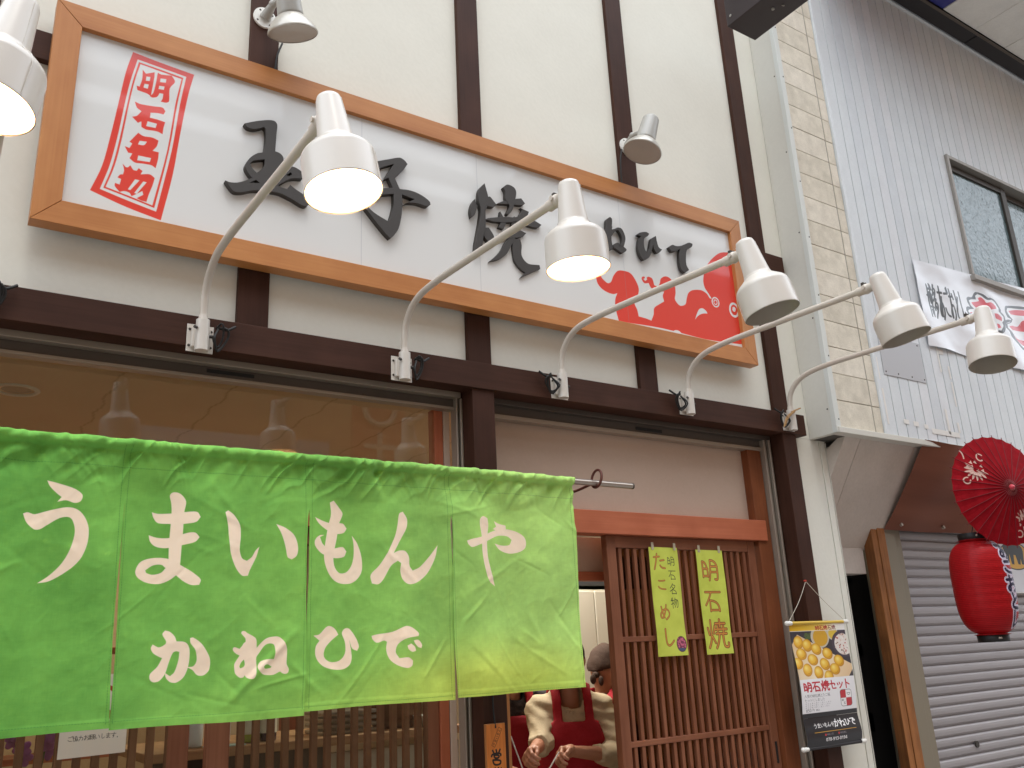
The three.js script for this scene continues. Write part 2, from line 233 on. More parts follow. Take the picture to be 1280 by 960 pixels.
const LETTER = {
  jewel: ['537 448 570 467 601 482 628 492 646 493 655 480 653 437 651 371 668 368 681 356 681 334 670 309 654 278 675 297 710 327 738 324 755 311 754 289 711 276 676 247 665 237 677 233 700 232 710 252 732 239 757 228 777 212 783 197 770 182 750 183 717 196 677 207 654 207 608 200 574 191 544 176 515 170 496 186 482 205 499 203 524 209 550 224 572 241 560 253 548 273 549 292 565 321 587 343 610 358 615 415 612 450 606 455 591 445 568 435 548 436|562 296 575 311 615 328 614 301 603 280 588 263 570 279|561 217 587 238 603 227|691 286 710 304 717 295 703 282'],
  child: ['1035 443 1099 474 1146 495 1167 489 1180 476 1159 441 1124 398 1145 356 1182 362 1220 360 1253 350 1275 337 1279 324 1262 311 1219 313 1181 305 1163 295 1208 328 1154 334 1156 291 1150 234 1138 184 1118 150 1102 134 1084 148 1044 188 999 236 973 260 960 275 986 264 1035 227 1095 204 1102 217 1109 241 1118 281 1118 327 1057 306 990 283 986 300 1044 330 1114 353 1096 390 1080 380 1094 410 1120 458 1080 435 1035 402'],
  bake: ['1538 492 1546 463 1553 430 1547 391 1537 362 1535 290 1523 248 1515 201 1506 177 1478 166 1484 210 1504 300 1514 362 1505 403 1511 456',
    '1489 407 1493 382 1501 379 1485 334 1469 316 1465 346 1473 380',
    '1551 434 1565 437 1593 409 1578 392 1538 388',
    '1528 288 1552 292 1576 258 1570 231 1552 222 1526 248',
    '1633 502 1657 522 1688 518 1700 500 1695 466 1676 407 1652 375 1643 381 1661 421 1643 446 1643 481',
    '1598 415 1627 434 1679 458 1725 475 1744 455 1729 442 1677 432',
    '1538 328 1554 338 1623 361 1700 381 1728 421 1718 427 1763 421 1752 394 1784 388 1826 374 1801 353 1749 352 1698 357 1660 344 1584 328',
    '1615 385 1629 363 1640 334 1626 304 1602 307 1616 339 1611 361',
    '1687 381 1698 354 1687 328 1664 317 1672 348',
    '1593 265 1644 288 1709 322 1744 316 1720 292 1656 271 1605 253',
    '1669 283 1691 285 1666 242 1639 196 1600 162 1551 142 1589 179 1615 213 1636 252',
    '1681 274 1713 282 1719 254 1715 213 1726 190 1751 176 1806 183 1809 165 1761 137 1702 101 1729 131 1705 142 1678 171 1671 209 1672 243'],
  ka: ['2011 473 2017 484 2028 480 2037 466 2039 451 2057 447 2064 432 2063 405 2057 374 2045 345 2028 331 2015 333 2007 345 2006 359 2017 350 2027 361 2039 395 2043 419 2036 422 2028 416 2018 391 2006 357 1991 337 1978 335 1971 345 1973 359 1990 378 2003 403 1995 410 1985 419 1982 434 1987 445 1999 436 2014 444 2017 452',
    '2083 461 2101 456 2111 442 2112 427 2106 423 2095 438 2085 450'],
  ne: ['2194 489 2218 511 2229 501 2222 450 2215 395 2218 352 2215 347 2190 326 2179 347 2179 382 2189 455',
    '2161 422 2181 440 2228 465 2223 448 2240 456 2262 468 2283 467 2297 446 2302 420 2293 391 2283 371 2271 377 2280 415 2272 440 2260 453 2244 446 2223 419 2202 396 2176 390 2197 422 2168 410',
    '2226 373 2253 389 2276 383 2304 367 2300 358 2274 341 2249 350 2224 358|2255 377 2272 378 2264 369'],
  hi: ['2376 458 2396 474 2436 487 2455 482 2445 468 2424 454 2415 425 2417 393 2429 378 2445 400 2454 429 2466 459 2497 481 2501 449 2509 424 2529 417 2508 396 2488 389 2476 407 2473 429 2457 385 2436 353 2401 332 2384 350 2375 388 2383 431 2400 455'],
  de: ['2573 439 2602 459 2624 458 2654 465 2686 481 2718 498 2742 497 2736 481 2713 464 2697 453 2685 413 2682 371 2696 346 2663 323 2642 339 2637 379 2643 427 2652 448 2614 427 2590 420'],
};
const PRINT = {
  border: ['160 614 258 605 361 599 346 508 329 343 316 191 290 15 182 36 75 66 102 162 117 274 131 404 144 529|176 591 257 586 336 581 322 463 307 279 274 42 186 59 102 78 123 168 138 281 150 410 160 499',
    '181 582 254 578 326 573 313 460 298 276 267 54 191 70 112 85 132 171 146 284 158 413 168 502|186 576 255 571 321 566 307 458 293 275 261 61 190 76 118 90 138 173 152 286 163 415 173 504'],
  stamp: ['195 557 206 545 233 561 233 541 229 485 227 464 215 470 194 472 184 473 181 489 190 488 196 520|208 535 221 538 220 521 207 518|204 505 218 507 216 489 202 489',
    '243 563 255 560 288 568 300 547 285 516 286 465 277 456 260 454 265 468 266 487 254 486 247 469 233 461 224 463 234 479 240 521|253 544 272 548 271 533 252 529|251 514 268 517 267 503 249 500',
    '180 426 198 423 238 428 267 433 277 422 272 408 254 407 231 401 230 381 253 382 279 380 275 354 274 332 256 337 222 333 207 338 205 359 195 350 176 367 190 375 203 397 188 406|224 366 254 366 251 348 221 346',
    '199 313 215 306 243 309 263 304 259 281 247 260 267 260 266 232 261 199 248 206 220 204 197 201 180 212 187 232 174 231 162 251 177 249 184 268 175 272 185 289|205 285 228 289 220 273 201 270|205 230 245 232 242 216 203 211',
    '161 186 171 176 178 178 184 187 194 173 205 173 210 184 222 177 217 163 245 171 261 162 256 133 247 97 242 70 227 70 212 75 231 92 227 105 206 86 196 78 189 88 173 90 160 83 145 99 144 111 158 109 161 130 150 133 157 145 165 148 167 165|202 141 216 141 191 98 183 99|227 140 238 140 211 90 203 91'],
  octopus: ['2120 237 2146 215 2160 197 2188 182 2209 193 2225 224 2253 255 2288 264 2330 261 2357 234 2374 192 2360 147 2339 115 2352 83 2357 52 2400 50 2434 45 2452 80 2460 113 2494 137 2528 158 2523 186 2535 210 2481 202 2451 214 2440 234 2413 228 2399 243 2401 256 2416 263 2421 255 2409 249 2419 240 2433 250 2430 260 2444 267 2466 261 2475 230 2497 229 2512 248 2521 272 2551 291 2582 288 2608 261 2609 217 2600 186 2611 167 2633 156 2667 170 2680 202 2696 234 2727 255 2786 267 2824 256 2840 236 2855 235 2834 262 2814 288 2810 325 2827 374 2854 418 2896 462 2964 509 3050 527 3045 381 3049 227 3039 28 3013 24 2775 11 2501 19 2235 7 2221 72 2226 114 2241 144 2215 134 2175 138 2144 152 2126 176'],
  white: ['2721 101 2731 123 2756 161 2781 171 2804 162 2812 149 2787 145 2761 135 2740 121',
    '2558 7 2578 23 2605 24 2626 8 2588 2'],
  sucker: ['2906 219 2901 207 2892 198 2880 194 2868 195 2859 201 2853 211 2852 224 2857 235 2866 245 2877 249 2889 248 2899 242 2905 231|2898 220 2895 211 2888 204 2880 201 2871 201 2864 206 2860 214 2860 223 2863 232 2870 239 2878 242 2886 241 2893 237 2898 229',
    '2892 220 2890 214 2885 209 2879 207 2874 207 2869 210 2866 216 2865 222 2868 229 2872 234 2878 236 2884 235 2889 232 2892 227|2887 221 2886 217 2883 214 2879 212 2875 212 2872 214 2870 218 2870 222 2872 226 2875 229 2878 231 2882 230 2885 228 2887 225',
    '3043 201 3036 183 3024 170 3008 163 2992 165 2980 174 2972 189 2972 207 2978 224 2991 238 3006 244 3022 243 3035 234 3042 219|3031 202 3026 190 3018 180 3008 176 2997 177 2989 183 2984 193 2984 206 2988 218 2996 227 3007 232 3017 231 3026 225 3031 214',
    '3020 207 3017 201 3013 196 3008 194 3003 194 2999 197 2996 202 2996 209 2998 215 3002 219 3008 222 3013 221 3017 218 3020 213'],
};
const BANNER = {
  dark: ['642 462 669 480 700 484 757 480 802 464 830 469 878 461 919 431 936 404 928 388 964 369 971 338 1010 350 1055 353 1032 339 969 315 944 272 913 242 873 229 841 234 851 248 882 251 923 288 838 293 673 302 594 312 553 309 517 300 498 318 508 342 532 354 562 357 541 389 544 414 568 428 615 435',
    '1005 437 1033 453 1179 477 1336 496 1478 515 1327 174 1139 155 1062 197 1006 233 993 265 956 284 968 313 1029 334 1059 361 1008 367 994 400'],
  white: ['659 453 690 469 735 465 787 446 842 456 880 444 910 409 901 385 951 357 945 331 920 314 923 288 881 249 859 257 673 302 594 312 529 312 520 320 542 336 610 354 575 371 567 403 600 417 663 429',
    '1018 414 1046 440 1268 468 1470 498 1337 196 1148 176 1059 231 1036 262 984 288 986 313 1049 337 1078 365 1041 383'],
  red: ['685 443 722 453 751 441 769 423 826 436 872 422 881 402 693 354 639 366 604 381 593 396 656 411 694 423',
    '840 362 884 365 925 347 919 322 844 328',
    '848 294 877 292 891 272 851 261',
    '543 317 579 326 572 317 546 312',
    '1042 419 1166 447 1465 486 1447 446 1074 399',
    '1008 302 1058 316 1133 324 1211 378 1430 407 1395 328 1054 285',
    '1048 250 1093 227 1359 245 1342 207 1150 192 1086 211'],
};

// ---------- materials ----------
const M = {
  plaster: speckle([228, 226, 214], 4, { seed: 5, bump: 0.0008, m: 1.3, rough: 0.9 }),
  inner: speckle([194, 170, 152], 4, { seed: 6, bump: 0.0006, m: 1.1, rough: 0.9 }),
  casing: speckle([208, 205, 195], 5, { seed: 8, bump: 0.0005, m: 1.5, rough: 0.8 }),
  dark: wood([76, 48, 37], [54, 32, 23], { seed: 11, rough: 0.6, spec: 0.35, contrast: 0.9, bump: 0.0004 }),
  honey: wood([196, 134, 78], [170, 106, 56], { seed: 17, rough: 0.45, contrast: 0.9, bump: 0.0003, coat: 0.25 }),
  cedar: wood([192, 112, 80], [166, 90, 60], { seed: 23, rough: 0.5, contrast: 1.0, bump: 0.0004 }),
  lattice: wood([146, 94, 68], [112, 66, 45], { seed: 29, rough: 0.5, contrast: 1.0, bump: 0.0004 }),
  jamb: wood([134, 76, 44], [104, 56, 30], { seed: 31, rough: 0.55 }),
  oldwood: wood([168, 110, 62], [112, 70, 38], { seed: 37, rough: 0.7, contrast: 1.2, bump: 0.001 }),
  alu: std({ color: 0xa89c8e, metalness: 0.5, roughness: 0.45 }),
  aluDark: std({ color: 0x5b524a, metalness: 0.35, roughness: 0.5 }),
  black: std({ color: 0x141212, roughness: 0.5 }),
  cable: std({ color: 0x1a1816, roughness: 0.6 }),
  grey: std({ color: 0x9a968e, roughness: 0.5 }),
  steel: std({ color: 0xb8ada2, metalness: 0.85, roughness: 0.28 }),
  rust: std({ color: 0x5e3226, metalness: 0.3, roughness: 0.55 }),
  screw: std({ color: 0x4a4540, metalness: 0.6, roughness: 0.5 }),
  glass: phy({ color: 0xf4f8f4, transmission: 1, thickness: 0, roughness: 0.02, ior: 1.5 }),
  white: std({ color: 0xe9e7e0, roughness: 0.5 }),
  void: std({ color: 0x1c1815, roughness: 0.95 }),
};

// ---------- setting: street, arcade, the houses opposite (seen as reflections) ----------
structure('street', new THREE.PlaneGeometry(120, 120).rotateX(-Math.PI / 2), (() => { const m = speckle([132, 128, 124], 26, { seed: 41, m: 2, bump: 0.002 }); return m; })());
{
  const t = thing('house', 'row of dim shop fronts across the arcade mirrored in the shop window', 'building', [2, 0, 7.4]);
  add(t, 'wall', box(-14, 22, 0, 7.7, 7.4, 8, 'y', 0.02), std({ color: 0x8e6c4c, roughness: 0.8 }));
  add(t, 'roof', box(-14.2, 22.2, 7.7, 7.9, 7.2, 8.2, 'x', 0.02), std({ color: 0x4a443f, roughness: 0.8 }));
  for (let i = 0; i < 9; i++) add(t, 'column', box(-9 + i * 3.1, -8.6 + i * 3.1, 7.9, 9.6, 7.3, 7.6, 'y', 0.01), std({ color: 0x8d8f90, roughness: 0.6 }));
  add(t, 'girder', [box(-14, 22, 8.5, 8.7, 7.62, 7.8, 'x', 0.01), box(-14, 22, 9.6, 9.9, 7.2, 7.7, 'x', 0.01)], std({ color: 0x9a9c9c, roughness: 0.6 }));
  for (let i = 0; i < 7; i++) add(t, 'window', box(-12 + i * 4.6, -9.6 + i * 4.6, 2.9, 4.2, 7.36, 7.42, 'y', 0.01), std({ color: 0x8d9496, roughness: 0.2 }));
  { const f = add(t, 'flag', box(4.05, 4.75, 3.35, 5.1, 6.3, 6.32, 'y', 0.004), std({ color: 0x84382a, roughness: 0.9 })); add(f, 'emblem', [new THREE.TorusGeometry(0.2, 0.035, 8, 30).translate(4.4, 4.4, 6.29), box(4.2, 4.6, 3.9, 3.96, 6.28, 6.3), box(4.37, 4.43, 3.7, 4.1, 6.275, 6.295)], std({ color: 0x9c8c7c, roughness: 0.9 })); }
  for (let i = 0; i < 6; i++) add(t, 'awning', box(-11 + i * 5, -7.5 + i * 5, 2.35, 2.6, 6.4, 7.38, 'x', 0.02), std({ color: [0xa8402f, 0x8a7a5c, 0x6f7d5a][i % 3], roughness: 0.85 }));
}

// ---------- the shop ----------
const shop = thing('shop', 'white plastered eatery with dark timber posts, lattice window and sliding lattice door', 'building', [1.8, 0, 0]);
{
  // plaster bays above the beam; the wall below a post continues behind it
  const bays = [[-1.2, -0.115], [-0.005, 0.79], [0.9, 1.7], [1.81, 2.6], [2.715, 3.5], [3.6, 3.9]];
  for (const [a, b] of bays) add(shop, 'plaster_panel', box(a - 0.03, b + 0.03, a > 3.5 ? 2.491 : 2.55, 6.4, -0.12, 0, 'y', 0.002), M.plaster);
  for (const x of [-0.115, 0.79, 1.7, 2.602, 3.497]) add(shop, 'post', box(x, x + 0.108, 2.56, 6.4, -0.06, 0.022), M.dark);
  add(shop, 'rail', box(-1.2, 3.738, 3.402, 3.508, -0.05, 0.026, 'x'), M.dark);
  add(shop, 'beam', box(-1.2, 3.672, 2.488, 2.595, -0.121, 0.06, 'x'), M.dark);
  for (const x of [-0.5, 1.695, 3.497]) add(shop, 'post', box(x, x + 0.1, 0, 2.5, -0.08, 0.05), M.dark);
  add(shop, 'pilaster', [box(3.6, 3.838, 0, 2.49, -0.12, 0.0, 'y', 0.002), box(3.842, 3.885, 0, 2.49, -0.12, 0.002, 'y', 0.002)], M.plaster);
  add(shop, 'conduit', tube([[3.888, 0, 0.003], [3.889, 1, 0.003], [3.888, 2.48, 0.003]], 0.003, 8, 8), M.casing);
  // room behind
  add(shop, 'interior_wall', [box(-1.3, 4.0, 0, 2.62, -3.3, -3.2, 'y', 0.002), box(-1.4, -1.3, 0, 2.62, -3.2, -0.05, 'y', 0.002), box(3.88, 3.98, 0, 2.62, -3.2, -0.12, 'y', 0.002), box(-1.3, -0.45, 0, 2.5, -0.12, -0.04, 'y', 0.002)], speckle([190, 172, 148], 8, { seed: 51 }));
  add(shop, 'interior_ceiling', box(-1.4, 4.0, 2.52, 2.6, -3.3, -0.1, 'x', 0.002), (() => {
    // pale boards with the wavy joints of old veneer
    const map = dataTex(256, 256, (u, v) => { const k = (v * 5 + 0.06 * fbm(u * 8, v * 4, 4, 8, 4) + 0.02 * Math.sin(u * 50)) % 1, j = Math.abs(k - 0.5) < 0.01 ? -30 : 0; const n = 14 * (fbm(u * 6, v * 6, 9, 6, 6) - 0.5); return [216 + n + j, 192 + n + j, 158 + n + j]; }, true, 2, 2);
    return std({ map, roughness: 0.8 });
  })());
  add(shop, 'interior_floor', box(-1.4, 4.0, 0.005, 0.02, -3.3, 0.02, 'x', 0.002), std({ color: 0xa08a70, roughness: 0.6 }));
  add(shop, 'roof', box(-1.4, 4.0, 6.4, 6.6, -4, 0.02, 'x', 0.01), M.aluDark);

  // left bay: shutter housing, transom pane, lattice leaves
  add(shop, 'shutter_rail', box(-0.4, 1.685, 2.466, 2.489, -0.07, -0.02, 'x'), M.alu);
  add(shop, 'shutter_housing', box(-0.4, 1.685, 2.432, 2.468, -0.085, -0.052, 'x'), M.aluDark);
  add(shop, 'shutter_sill', box(-0.4, 1.685, 2.422, 2.434, -0.088, -0.046, 'x'), M.alu);
  add(shop, 'shutter_slot', box(0.72, 0.88, 2.445, 2.458, -0.053, -0.049, 'x', 0.001), M.black);
  add(shop, 'shutter_track', [box(1.668, 1.676, 0, 2.466, -0.075, -0.03), box(1.684, 1.694, 0, 2.466, -0.075, -0.025), box(1.676, 1.684, 0, 2.46, -0.075, -0.06)], M.alu);
  add(shop, 'jamb', box(1.64, 1.667, 0, 2.43, -0.13, -0.084), M.inner);
  add(shop, 'jamb', box(1.602, 1.638, 0, 2.43, -0.14, -0.086), M.cedar);
  add(shop, 'transom_pane', box(-0.4, 1.602, 2.0, 2.43, -0.099, -0.095, 'y', 0.0005), M.glass);
  add(shop, 'window_rail', box(-0.4, 1.602, 1.95, 2.0, -0.14, -0.08, 'x'), M.cedar);
  const leaf = (x0, x1, z, s0, s1, pitch) => {
    const w = thing; const f = add(shop, 'lattice_window', [box(x0, s0, 0.42, 1.95, z - 0.035, z), box(s1, x1, 0.42, 1.95, z - 0.035, z), box(s0, s1, 1.89, 1.95, z - 0.034, z - 0.002, 'x'), box(s0, s1, 0.42, 0.5, z - 0.034, z - 0.002, 'x')], M.lattice);
    for (let x = s0 + pitch * 0.55; x < s1 - 0.02; x += pitch) add(f, 'slat', box(x, x + 0.0215, 0.5, 1.89, z - 0.028, z - 0.006), M.lattice);
    add(f, 'pane', box(s0, s1, 0.5, 1.89, z + 0.002, z + 0.005, 'y', 0.0005), M.glass);
    return f;
  };
  leaf(-0.4, 0.752, -0.128, -0.33, 0.688, 0.0492);
  leaf(0.796, 1.6, -0.095, 0.866, 1.553, 0.0478);
  add(shop, 'sill', box(-0.4, 1.69, 0.3, 0.42, -0.16, 0.0, 'x'), M.cedar);
  add(shop, 'base_wall', box(-0.4, 1.69, 0, 0.3, -0.15, -0.02, 'x'), M.plaster);

  // right bay: housing, plaster over the lintel, lintel, jambs, sliding door
  add(shop, 'shutter_rail', box(1.796, 3.497, 2.466, 2.489, -0.07, -0.03, 'x'), M.aluDark);
  add(shop, 'shutter_housing', box(1.796, 3.497, 2.428, 2.468, -0.09, -0.058, 'x'), M.aluDark);
  add(shop, 'shutter_sill', box(1.796, 3.46, 2.412, 2.43, -0.096, -0.05, 'x'), M.alu);
  add(shop, 'shutter_slot', box(2.62, 2.78, 2.44, 2.455, -0.059, -0.055, 'x', 0.001), M.black);
  add(shop, 'shutter_track', [box(3.442, 3.456, 0, 2.466, -0.09, -0.03), box(3.47, 3.48, 0, 2.466, -0.09, -0.02), box(3.484, 3.494, 0, 2.466, -0.09, -0.03), box(3.456, 3.484, 0, 2.46, -0.09, -0.075)], M.alu);
  add(shop, 'plaster_panel', box(1.79, 3.36, 2.04, 2.43, -0.14, -0.1, 'y', 0.002), M.inner);
  add(shop, 'jamb', box(3.345, 3.438, 0, 2.43, -0.17, -0.056), M.jamb);
  add(shop, 'jamb', box(1.838, 1.872, 0, 1.98, -0.12, -0.05), M.honey);
  add(shop, 'jamb', box(1.79, 1.836, 0, 1.98, -0.14, -0.075), M.dark);
  add(shop, 'lintel', box(1.795, 3.402, 1.964, 2.062, -0.13, -0.046, 'x', 0.003), M.cedar);
  add(shop, 'transom_board', box(1.87, 2.6, 1.82, 1.97, -0.23, -0.2, 'x'), M.inner);
  add(shop, 'inner_rail', box(1.87, 2.6, 1.785, 1.822, -0.24, -0.19, 'x'), M.cedar);
  const door = add(shop, 'sliding_door', [box(2.412, 2.462, 0.03, 1.963, -0.112, -0.076), box(3.282, 3.332, 0.03, 1.963, -0.112, -0.076), box(2.462, 3.282, 1.912, 1.963, -0.111, -0.078, 'x'), box(2.462, 3.282, 0.03, 0.16, -0.111, -0.078, 'x')], M.lattice);
  for (let i = 0; i < 19; i++) { const x = 2.48 + i * 0.0428; add(door, 'slat', box(x, x + 0.018, 0.16, 1.912, -0.1, -0.082), M.lattice); }
  for (const y of [1.535, 1.13, 0.72]) add(door, 'crossbar', box(2.462, 3.282, y - 0.011, y + 0.011, -0.108, -0.0795, 'x'), M.lattice);
  add(door, 'pane', box(2.462, 3.282, 0.16, 1.912, -0.1115, -0.1085, 'y', 0.0005), phy({ color: 0x94785c, transmission: 1, thickness: 0, roughness: 0.12 }));
  add(door, 'handle', box(2.43, 2.442, 0.93, 1.02, -0.0775, -0.0735, 'y', 0.001), M.black);
  add(door, 'handle', box(3.302, 3.314, 0.98, 1.07, -0.0775, -0.0735, 'y', 0.001), M.black);
}

// ---------- sign over the beam ----------
{
  const t = thing('shop_sign', 'long white sign in a honey wood frame with black raised Japanese letters', 'sign', [1.74, 2.806, 0.05]);
  const X0 = 0.145, X1 = 3.336, Y0 = 2.806, Y1 = 3.6, F = 0.08, z0 = 0.035, z1 = 0.092;
  const mitre = (pts) => { const s = new THREE.Shape(pts.map((p) => new THREE.Vector2(...p))); const g = new THREE.ExtrudeGeometry(s, { depth: z1 - z0 - 0.004, bevelEnabled: true, bevelThickness: 0.002, bevelSize: 0.0015, bevelOffset: -0.0015, bevelSegments: 1 }); g.translate(0, 0, z0 + 0.002); return g; };
  const e = 0.0006, fr = [[[[X0, Y1], [X1, Y1], [X1 - F, Y1 - F], [X0 + F, Y1 - F]], 'x'], [[[X0, Y0], [X0 + F, Y0 + F], [X1 - F, Y0 + F], [X1, Y0]], 'x'], [[[X0, Y0 + e], [X0, Y1 - e], [X0 + F - e, Y1 - F - e], [X0 + F - e, Y0 + F + e]], 'y'], [[[X1, Y0 + e], [X1 - F + e, Y0 + F + e], [X1 - F + e, Y1 - F - e], [X1, Y1 - e]], 'y']];
  for (const [p, a] of fr) add(t, 'frame_board', uvBox(mitre(p), a), M.honey);
  const W = X1 - X0 - 2 * F + 0.01, H = Y1 - Y0 - 2 * F + 0.01;
  const ox = 0.225 - (X0 + F - 0.005), oy = 2.885 - (Y0 + F - 0.005);
  const print = canvasTex(2048, Math.round(2048 * H / W), (c, w, h) => {
    c.fillStyle = '#dcdcd9'; c.fillRect(0, 0, w, h);
    const m = (x, y) => [(x + ox) / W * w, h - (y + oy) / H * h];
    c.fillStyle = '#dd3f31'; fillGlyph(c, PRINT.border, m); fillGlyph(c, PRINT.stamp, m); fillGlyph(c, PRINT.octopus, m);
    c.fillStyle = '#dededd'; fillGlyph(c, PRINT.white, m); fillGlyph(c, PRINT.sucker, m);
    c.strokeStyle = 'rgba(150,155,160,.5)'; c.lineWidth = 1.2; for (const x of [1.0, 1.52, 2.3]) { c.beginPath(); c.moveTo(x / W * w, 0); c.lineTo(x / W * w, h); c.stroke(); }
  });
  const panel = new THREE.PlaneGeometry(W, H); panel.translate(X0 + F - 0.005 + W / 2, Y0 + F - 0.005 + H / 2, 0.072);
  add(t, 'panel', panel, phy({ map: print, roughness: 0.4, specularIntensity: 0.5, clearcoat: 0.7, clearcoatRoughness: 0.04 }));
  add(t, 'back_board', box(X0 + 0.02, X1 - 0.02, Y0 + 0.02, Y1 - 0.02, 0.026, 0.05, 'x'), M.dark);
  const ink = std({ color: 0x38332f, roughness: 0.6 });
  for (const k of ['jewel', 'child', 'bake', 'ka', 'ne', 'hi', 'de']) add(t, 'letter', extrudeGlyph(LETTER[k], k.length > 2 ? 0.023 : 0.017, 0.225, 2.885, k.length > 2 ? 0.0725 : 0.0775), ink);
}

// ---------- lamps on bent arms ----------
{
  const enamel = phy({ color: 0xd5cec4, roughness: 0.35, clearcoat: 0.45, clearcoatRoughness: 0.2 }), arm = phy({ color: 0xc9bfb2, roughness: 0.4, clearcoat: 0.3 });
  const inside = std({ color: 0xb9b2a6, roughness: 0.55, side: THREE.DoubleSide });
  const bulbOff = phy({ color: 0xd8d2c6, roughness: 0.25 }), bulbOn = std({ color: 0xfff0dc, emissive: 0xffd9ac, emissiveIntensity: 9, roughness: 0.4 });
  const profile = [[0.0, 0.124], [0.022, 0.124], [0.028, 0.12], [0.031, 0.11], [0.0415, 0.0], [0.0435, -0.003], [0.044, -0.009], [0.051, -0.016], [0.076, -0.036], [0.083, -0.044], [0.0855, -0.055], [0.0875, -0.137], [0.089, -0.139], [0.0872, -0.141]];
  const inner = [[0.0865, -0.1385], [0.084, -0.055], [0.0745, -0.037], [0.048, -0.015], [0.0385, 0.0], [0.0285, 0.105], [0.0, 0.109]];
  const shadeG = lathe(profile.slice().reverse(), 56), innerG = lathe(inner, 48);
  const dome = lathe([[0.0, -0.055], [0.02, -0.053], [0.032, -0.042], [0.036, -0.028], [0.03, -0.008], [0.02, 0.02], [0.018, 0.06]].reverse(), 28);
  const seam = (a) => { const p = [[0.0317, 0.11], [0.0421, 0.0], [0.045, -0.009], [0.0765, -0.0355], [0.0861, -0.055], [0.0881, -0.136]].map(([r, y]) => [r * Math.cos(a), y, r * Math.sin(a)]); return tube(p, 0.0009, 20, 5); };
  const L = [
    [0.03, 2.75, [-0.16, 0, 0.05, 0], 1, 1, 'lit white lamp cut off at the upper left of the sign'],
    [0.664, 2.728, [0.1, 0, 0.14, 0], 1, 1, 'lit white lamp on a bent arm before the two largest sign letters'],
    [1.386, 2.728, [0.05, 0, 0.0, 0], 1, 1, 'lit white lamp on a bent arm right of the third large sign letter'],
    [2.108, 2.712, [0.16, 0, 0.15, 0], 0, 0, 'unlit white lamp hanging over the red octopus end of the sign'],
    [2.83, 2.745, [0.17, 0, 0.17, 0], 0, 0, 'unlit white lamp hanging against the beige tiled wall strip and siding'],
    [3.535, 2.748, [-0.17, 0, 0.06, 0], 0, 0, 'unlit white lamp on the rightmost arm, hanging before the white banner'],
  ];
  const r2 = rng(77);
  L.forEach(([x, yEnd, tilt, lit, side, label], i) => {
    const t = thing('wall_lamp', label, 'lamp', [x, 2.53, 0.06], 'bent arm lamps along the beam');
    const zE = i === 1 ? 1.09 : 1.06;
    // bracket: plate, clamp tube, bolts
    const s = i < 2 ? -1 : i === 2 ? -1 : 1;
    const by = i < 1 ? 0 : [0, -0.02, -0.02, 0.0, 0.012, 0.008][i];
    const plate = add(t, 'bracket', [box(x - 0.042, x + 0.042, 2.49 + by, 2.583 + by, 0.0605, 0.0635, 'y', 0.001), box(x - 0.03, x + 0.03, 2.502 + by, 2.57 + by, 0.0635, 0.078, 'y', 0.004), rod([x, 2.488 + by, 0.088], [x, 2.592 + by, 0.088], 0.0215, 18)], enamel);
    for (const g of [[-0.034, 2.51], [-0.034, 2.565], [0.034, 2.51], [0.034, 2.565]].map(([dx, y]) => ball([x + dx, y + by, 0.0645], 0.0045, 1, 1, 0.5, 8)).concat([rod([x + 0.021, 2.54 + by, 0.088], [x + 0.034, 2.54 + by, 0.088], 0.006, 8), rod([x - 0.021, 2.56 + by, 0.1], [x - 0.03, 2.56 + by, 0.106], 0.005, 8)])) add(plate, 'bolt', g, M.screw);
    const pts = [[x, 2.57 + by, 0.088], [x, 2.625, 0.09], [x, 2.675, 0.1], [x, 2.722, 0.14], [x, 2.75, 0.2], [x, lerp(2.765, yEnd, 0.15), 0.3], [x, lerp(2.768, yEnd, 0.45), 0.6], [x, lerp(2.768, yEnd, 0.8), 0.88], [x, yEnd, zE]];
    add(t, 'arm', [tube(pts, 0.0125, 48, 12), rod([x, 2.585 + by, 0.088], [x, 2.61 + by, 0.0885], 0.017, 14, 0.013)], arm);
    // head group: origin at the neck joint
    const head = new THREE.Group(); head.name = 'lamp_head'; head.position.set(0, yEnd - 2.53, zE - 0.06);
    t.add(head);
    const R = new THREE.Matrix4().makeRotationFromEuler(new THREE.Euler(-tilt[2], 0, tilt[0]));
    const put = (name, g, m) => { const c = g.clone(); c.translate(0, -0.094, 0.046); c.applyMatrix4(R); const o = new THREE.Mesh(c, m); o.name = name; o.castShadow = o.receiveShadow = true; head.add(o); };
    put('lamp_shade', merge([shadeG.clone(), seam(0.9), seam(0.9 + Math.PI)]), enamel);
    put('shade_lining', innerG, inside);
    put('bulb', dome, lit ? bulbOn : bulbOff);
    const j = new THREE.Mesh(merge([rod([0, 0, -0.05], [0, 0, 0.02], 0.017, 14), rod([-0.024, 0.002, -0.012], [0.024, 0.002, -0.012], 0.008, 10), ball([0, 0, -0.012], 0.02, 1, 1, 1, 12)]), arm); j.name = 'joint'; j.castShadow = true; head.add(j);
    const jb = new THREE.Mesh(merge([box(-0.006, 0.006, 0.012, 0.03, -0.03, -0.018, 'y', 0.002), rod([0, 0.02, -0.025], [0.014, 0.03, -0.02], 0.003, 6)]), M.screw); jb.name = 'wing_bolt'; head.add(jb);
    if (lit) { const p = new THREE.PointLight(0xffc890, 0.95, 0, 2); p.position.set(0, -0.122, 0.046).applyMatrix4(R); p.shadow.radius = 1.3; p.castShadow = true; head.add(p); }
    // slack cable tied beside the bracket
    const d = side ? 1 : -1, cx = x + d * 0.046, c = [];
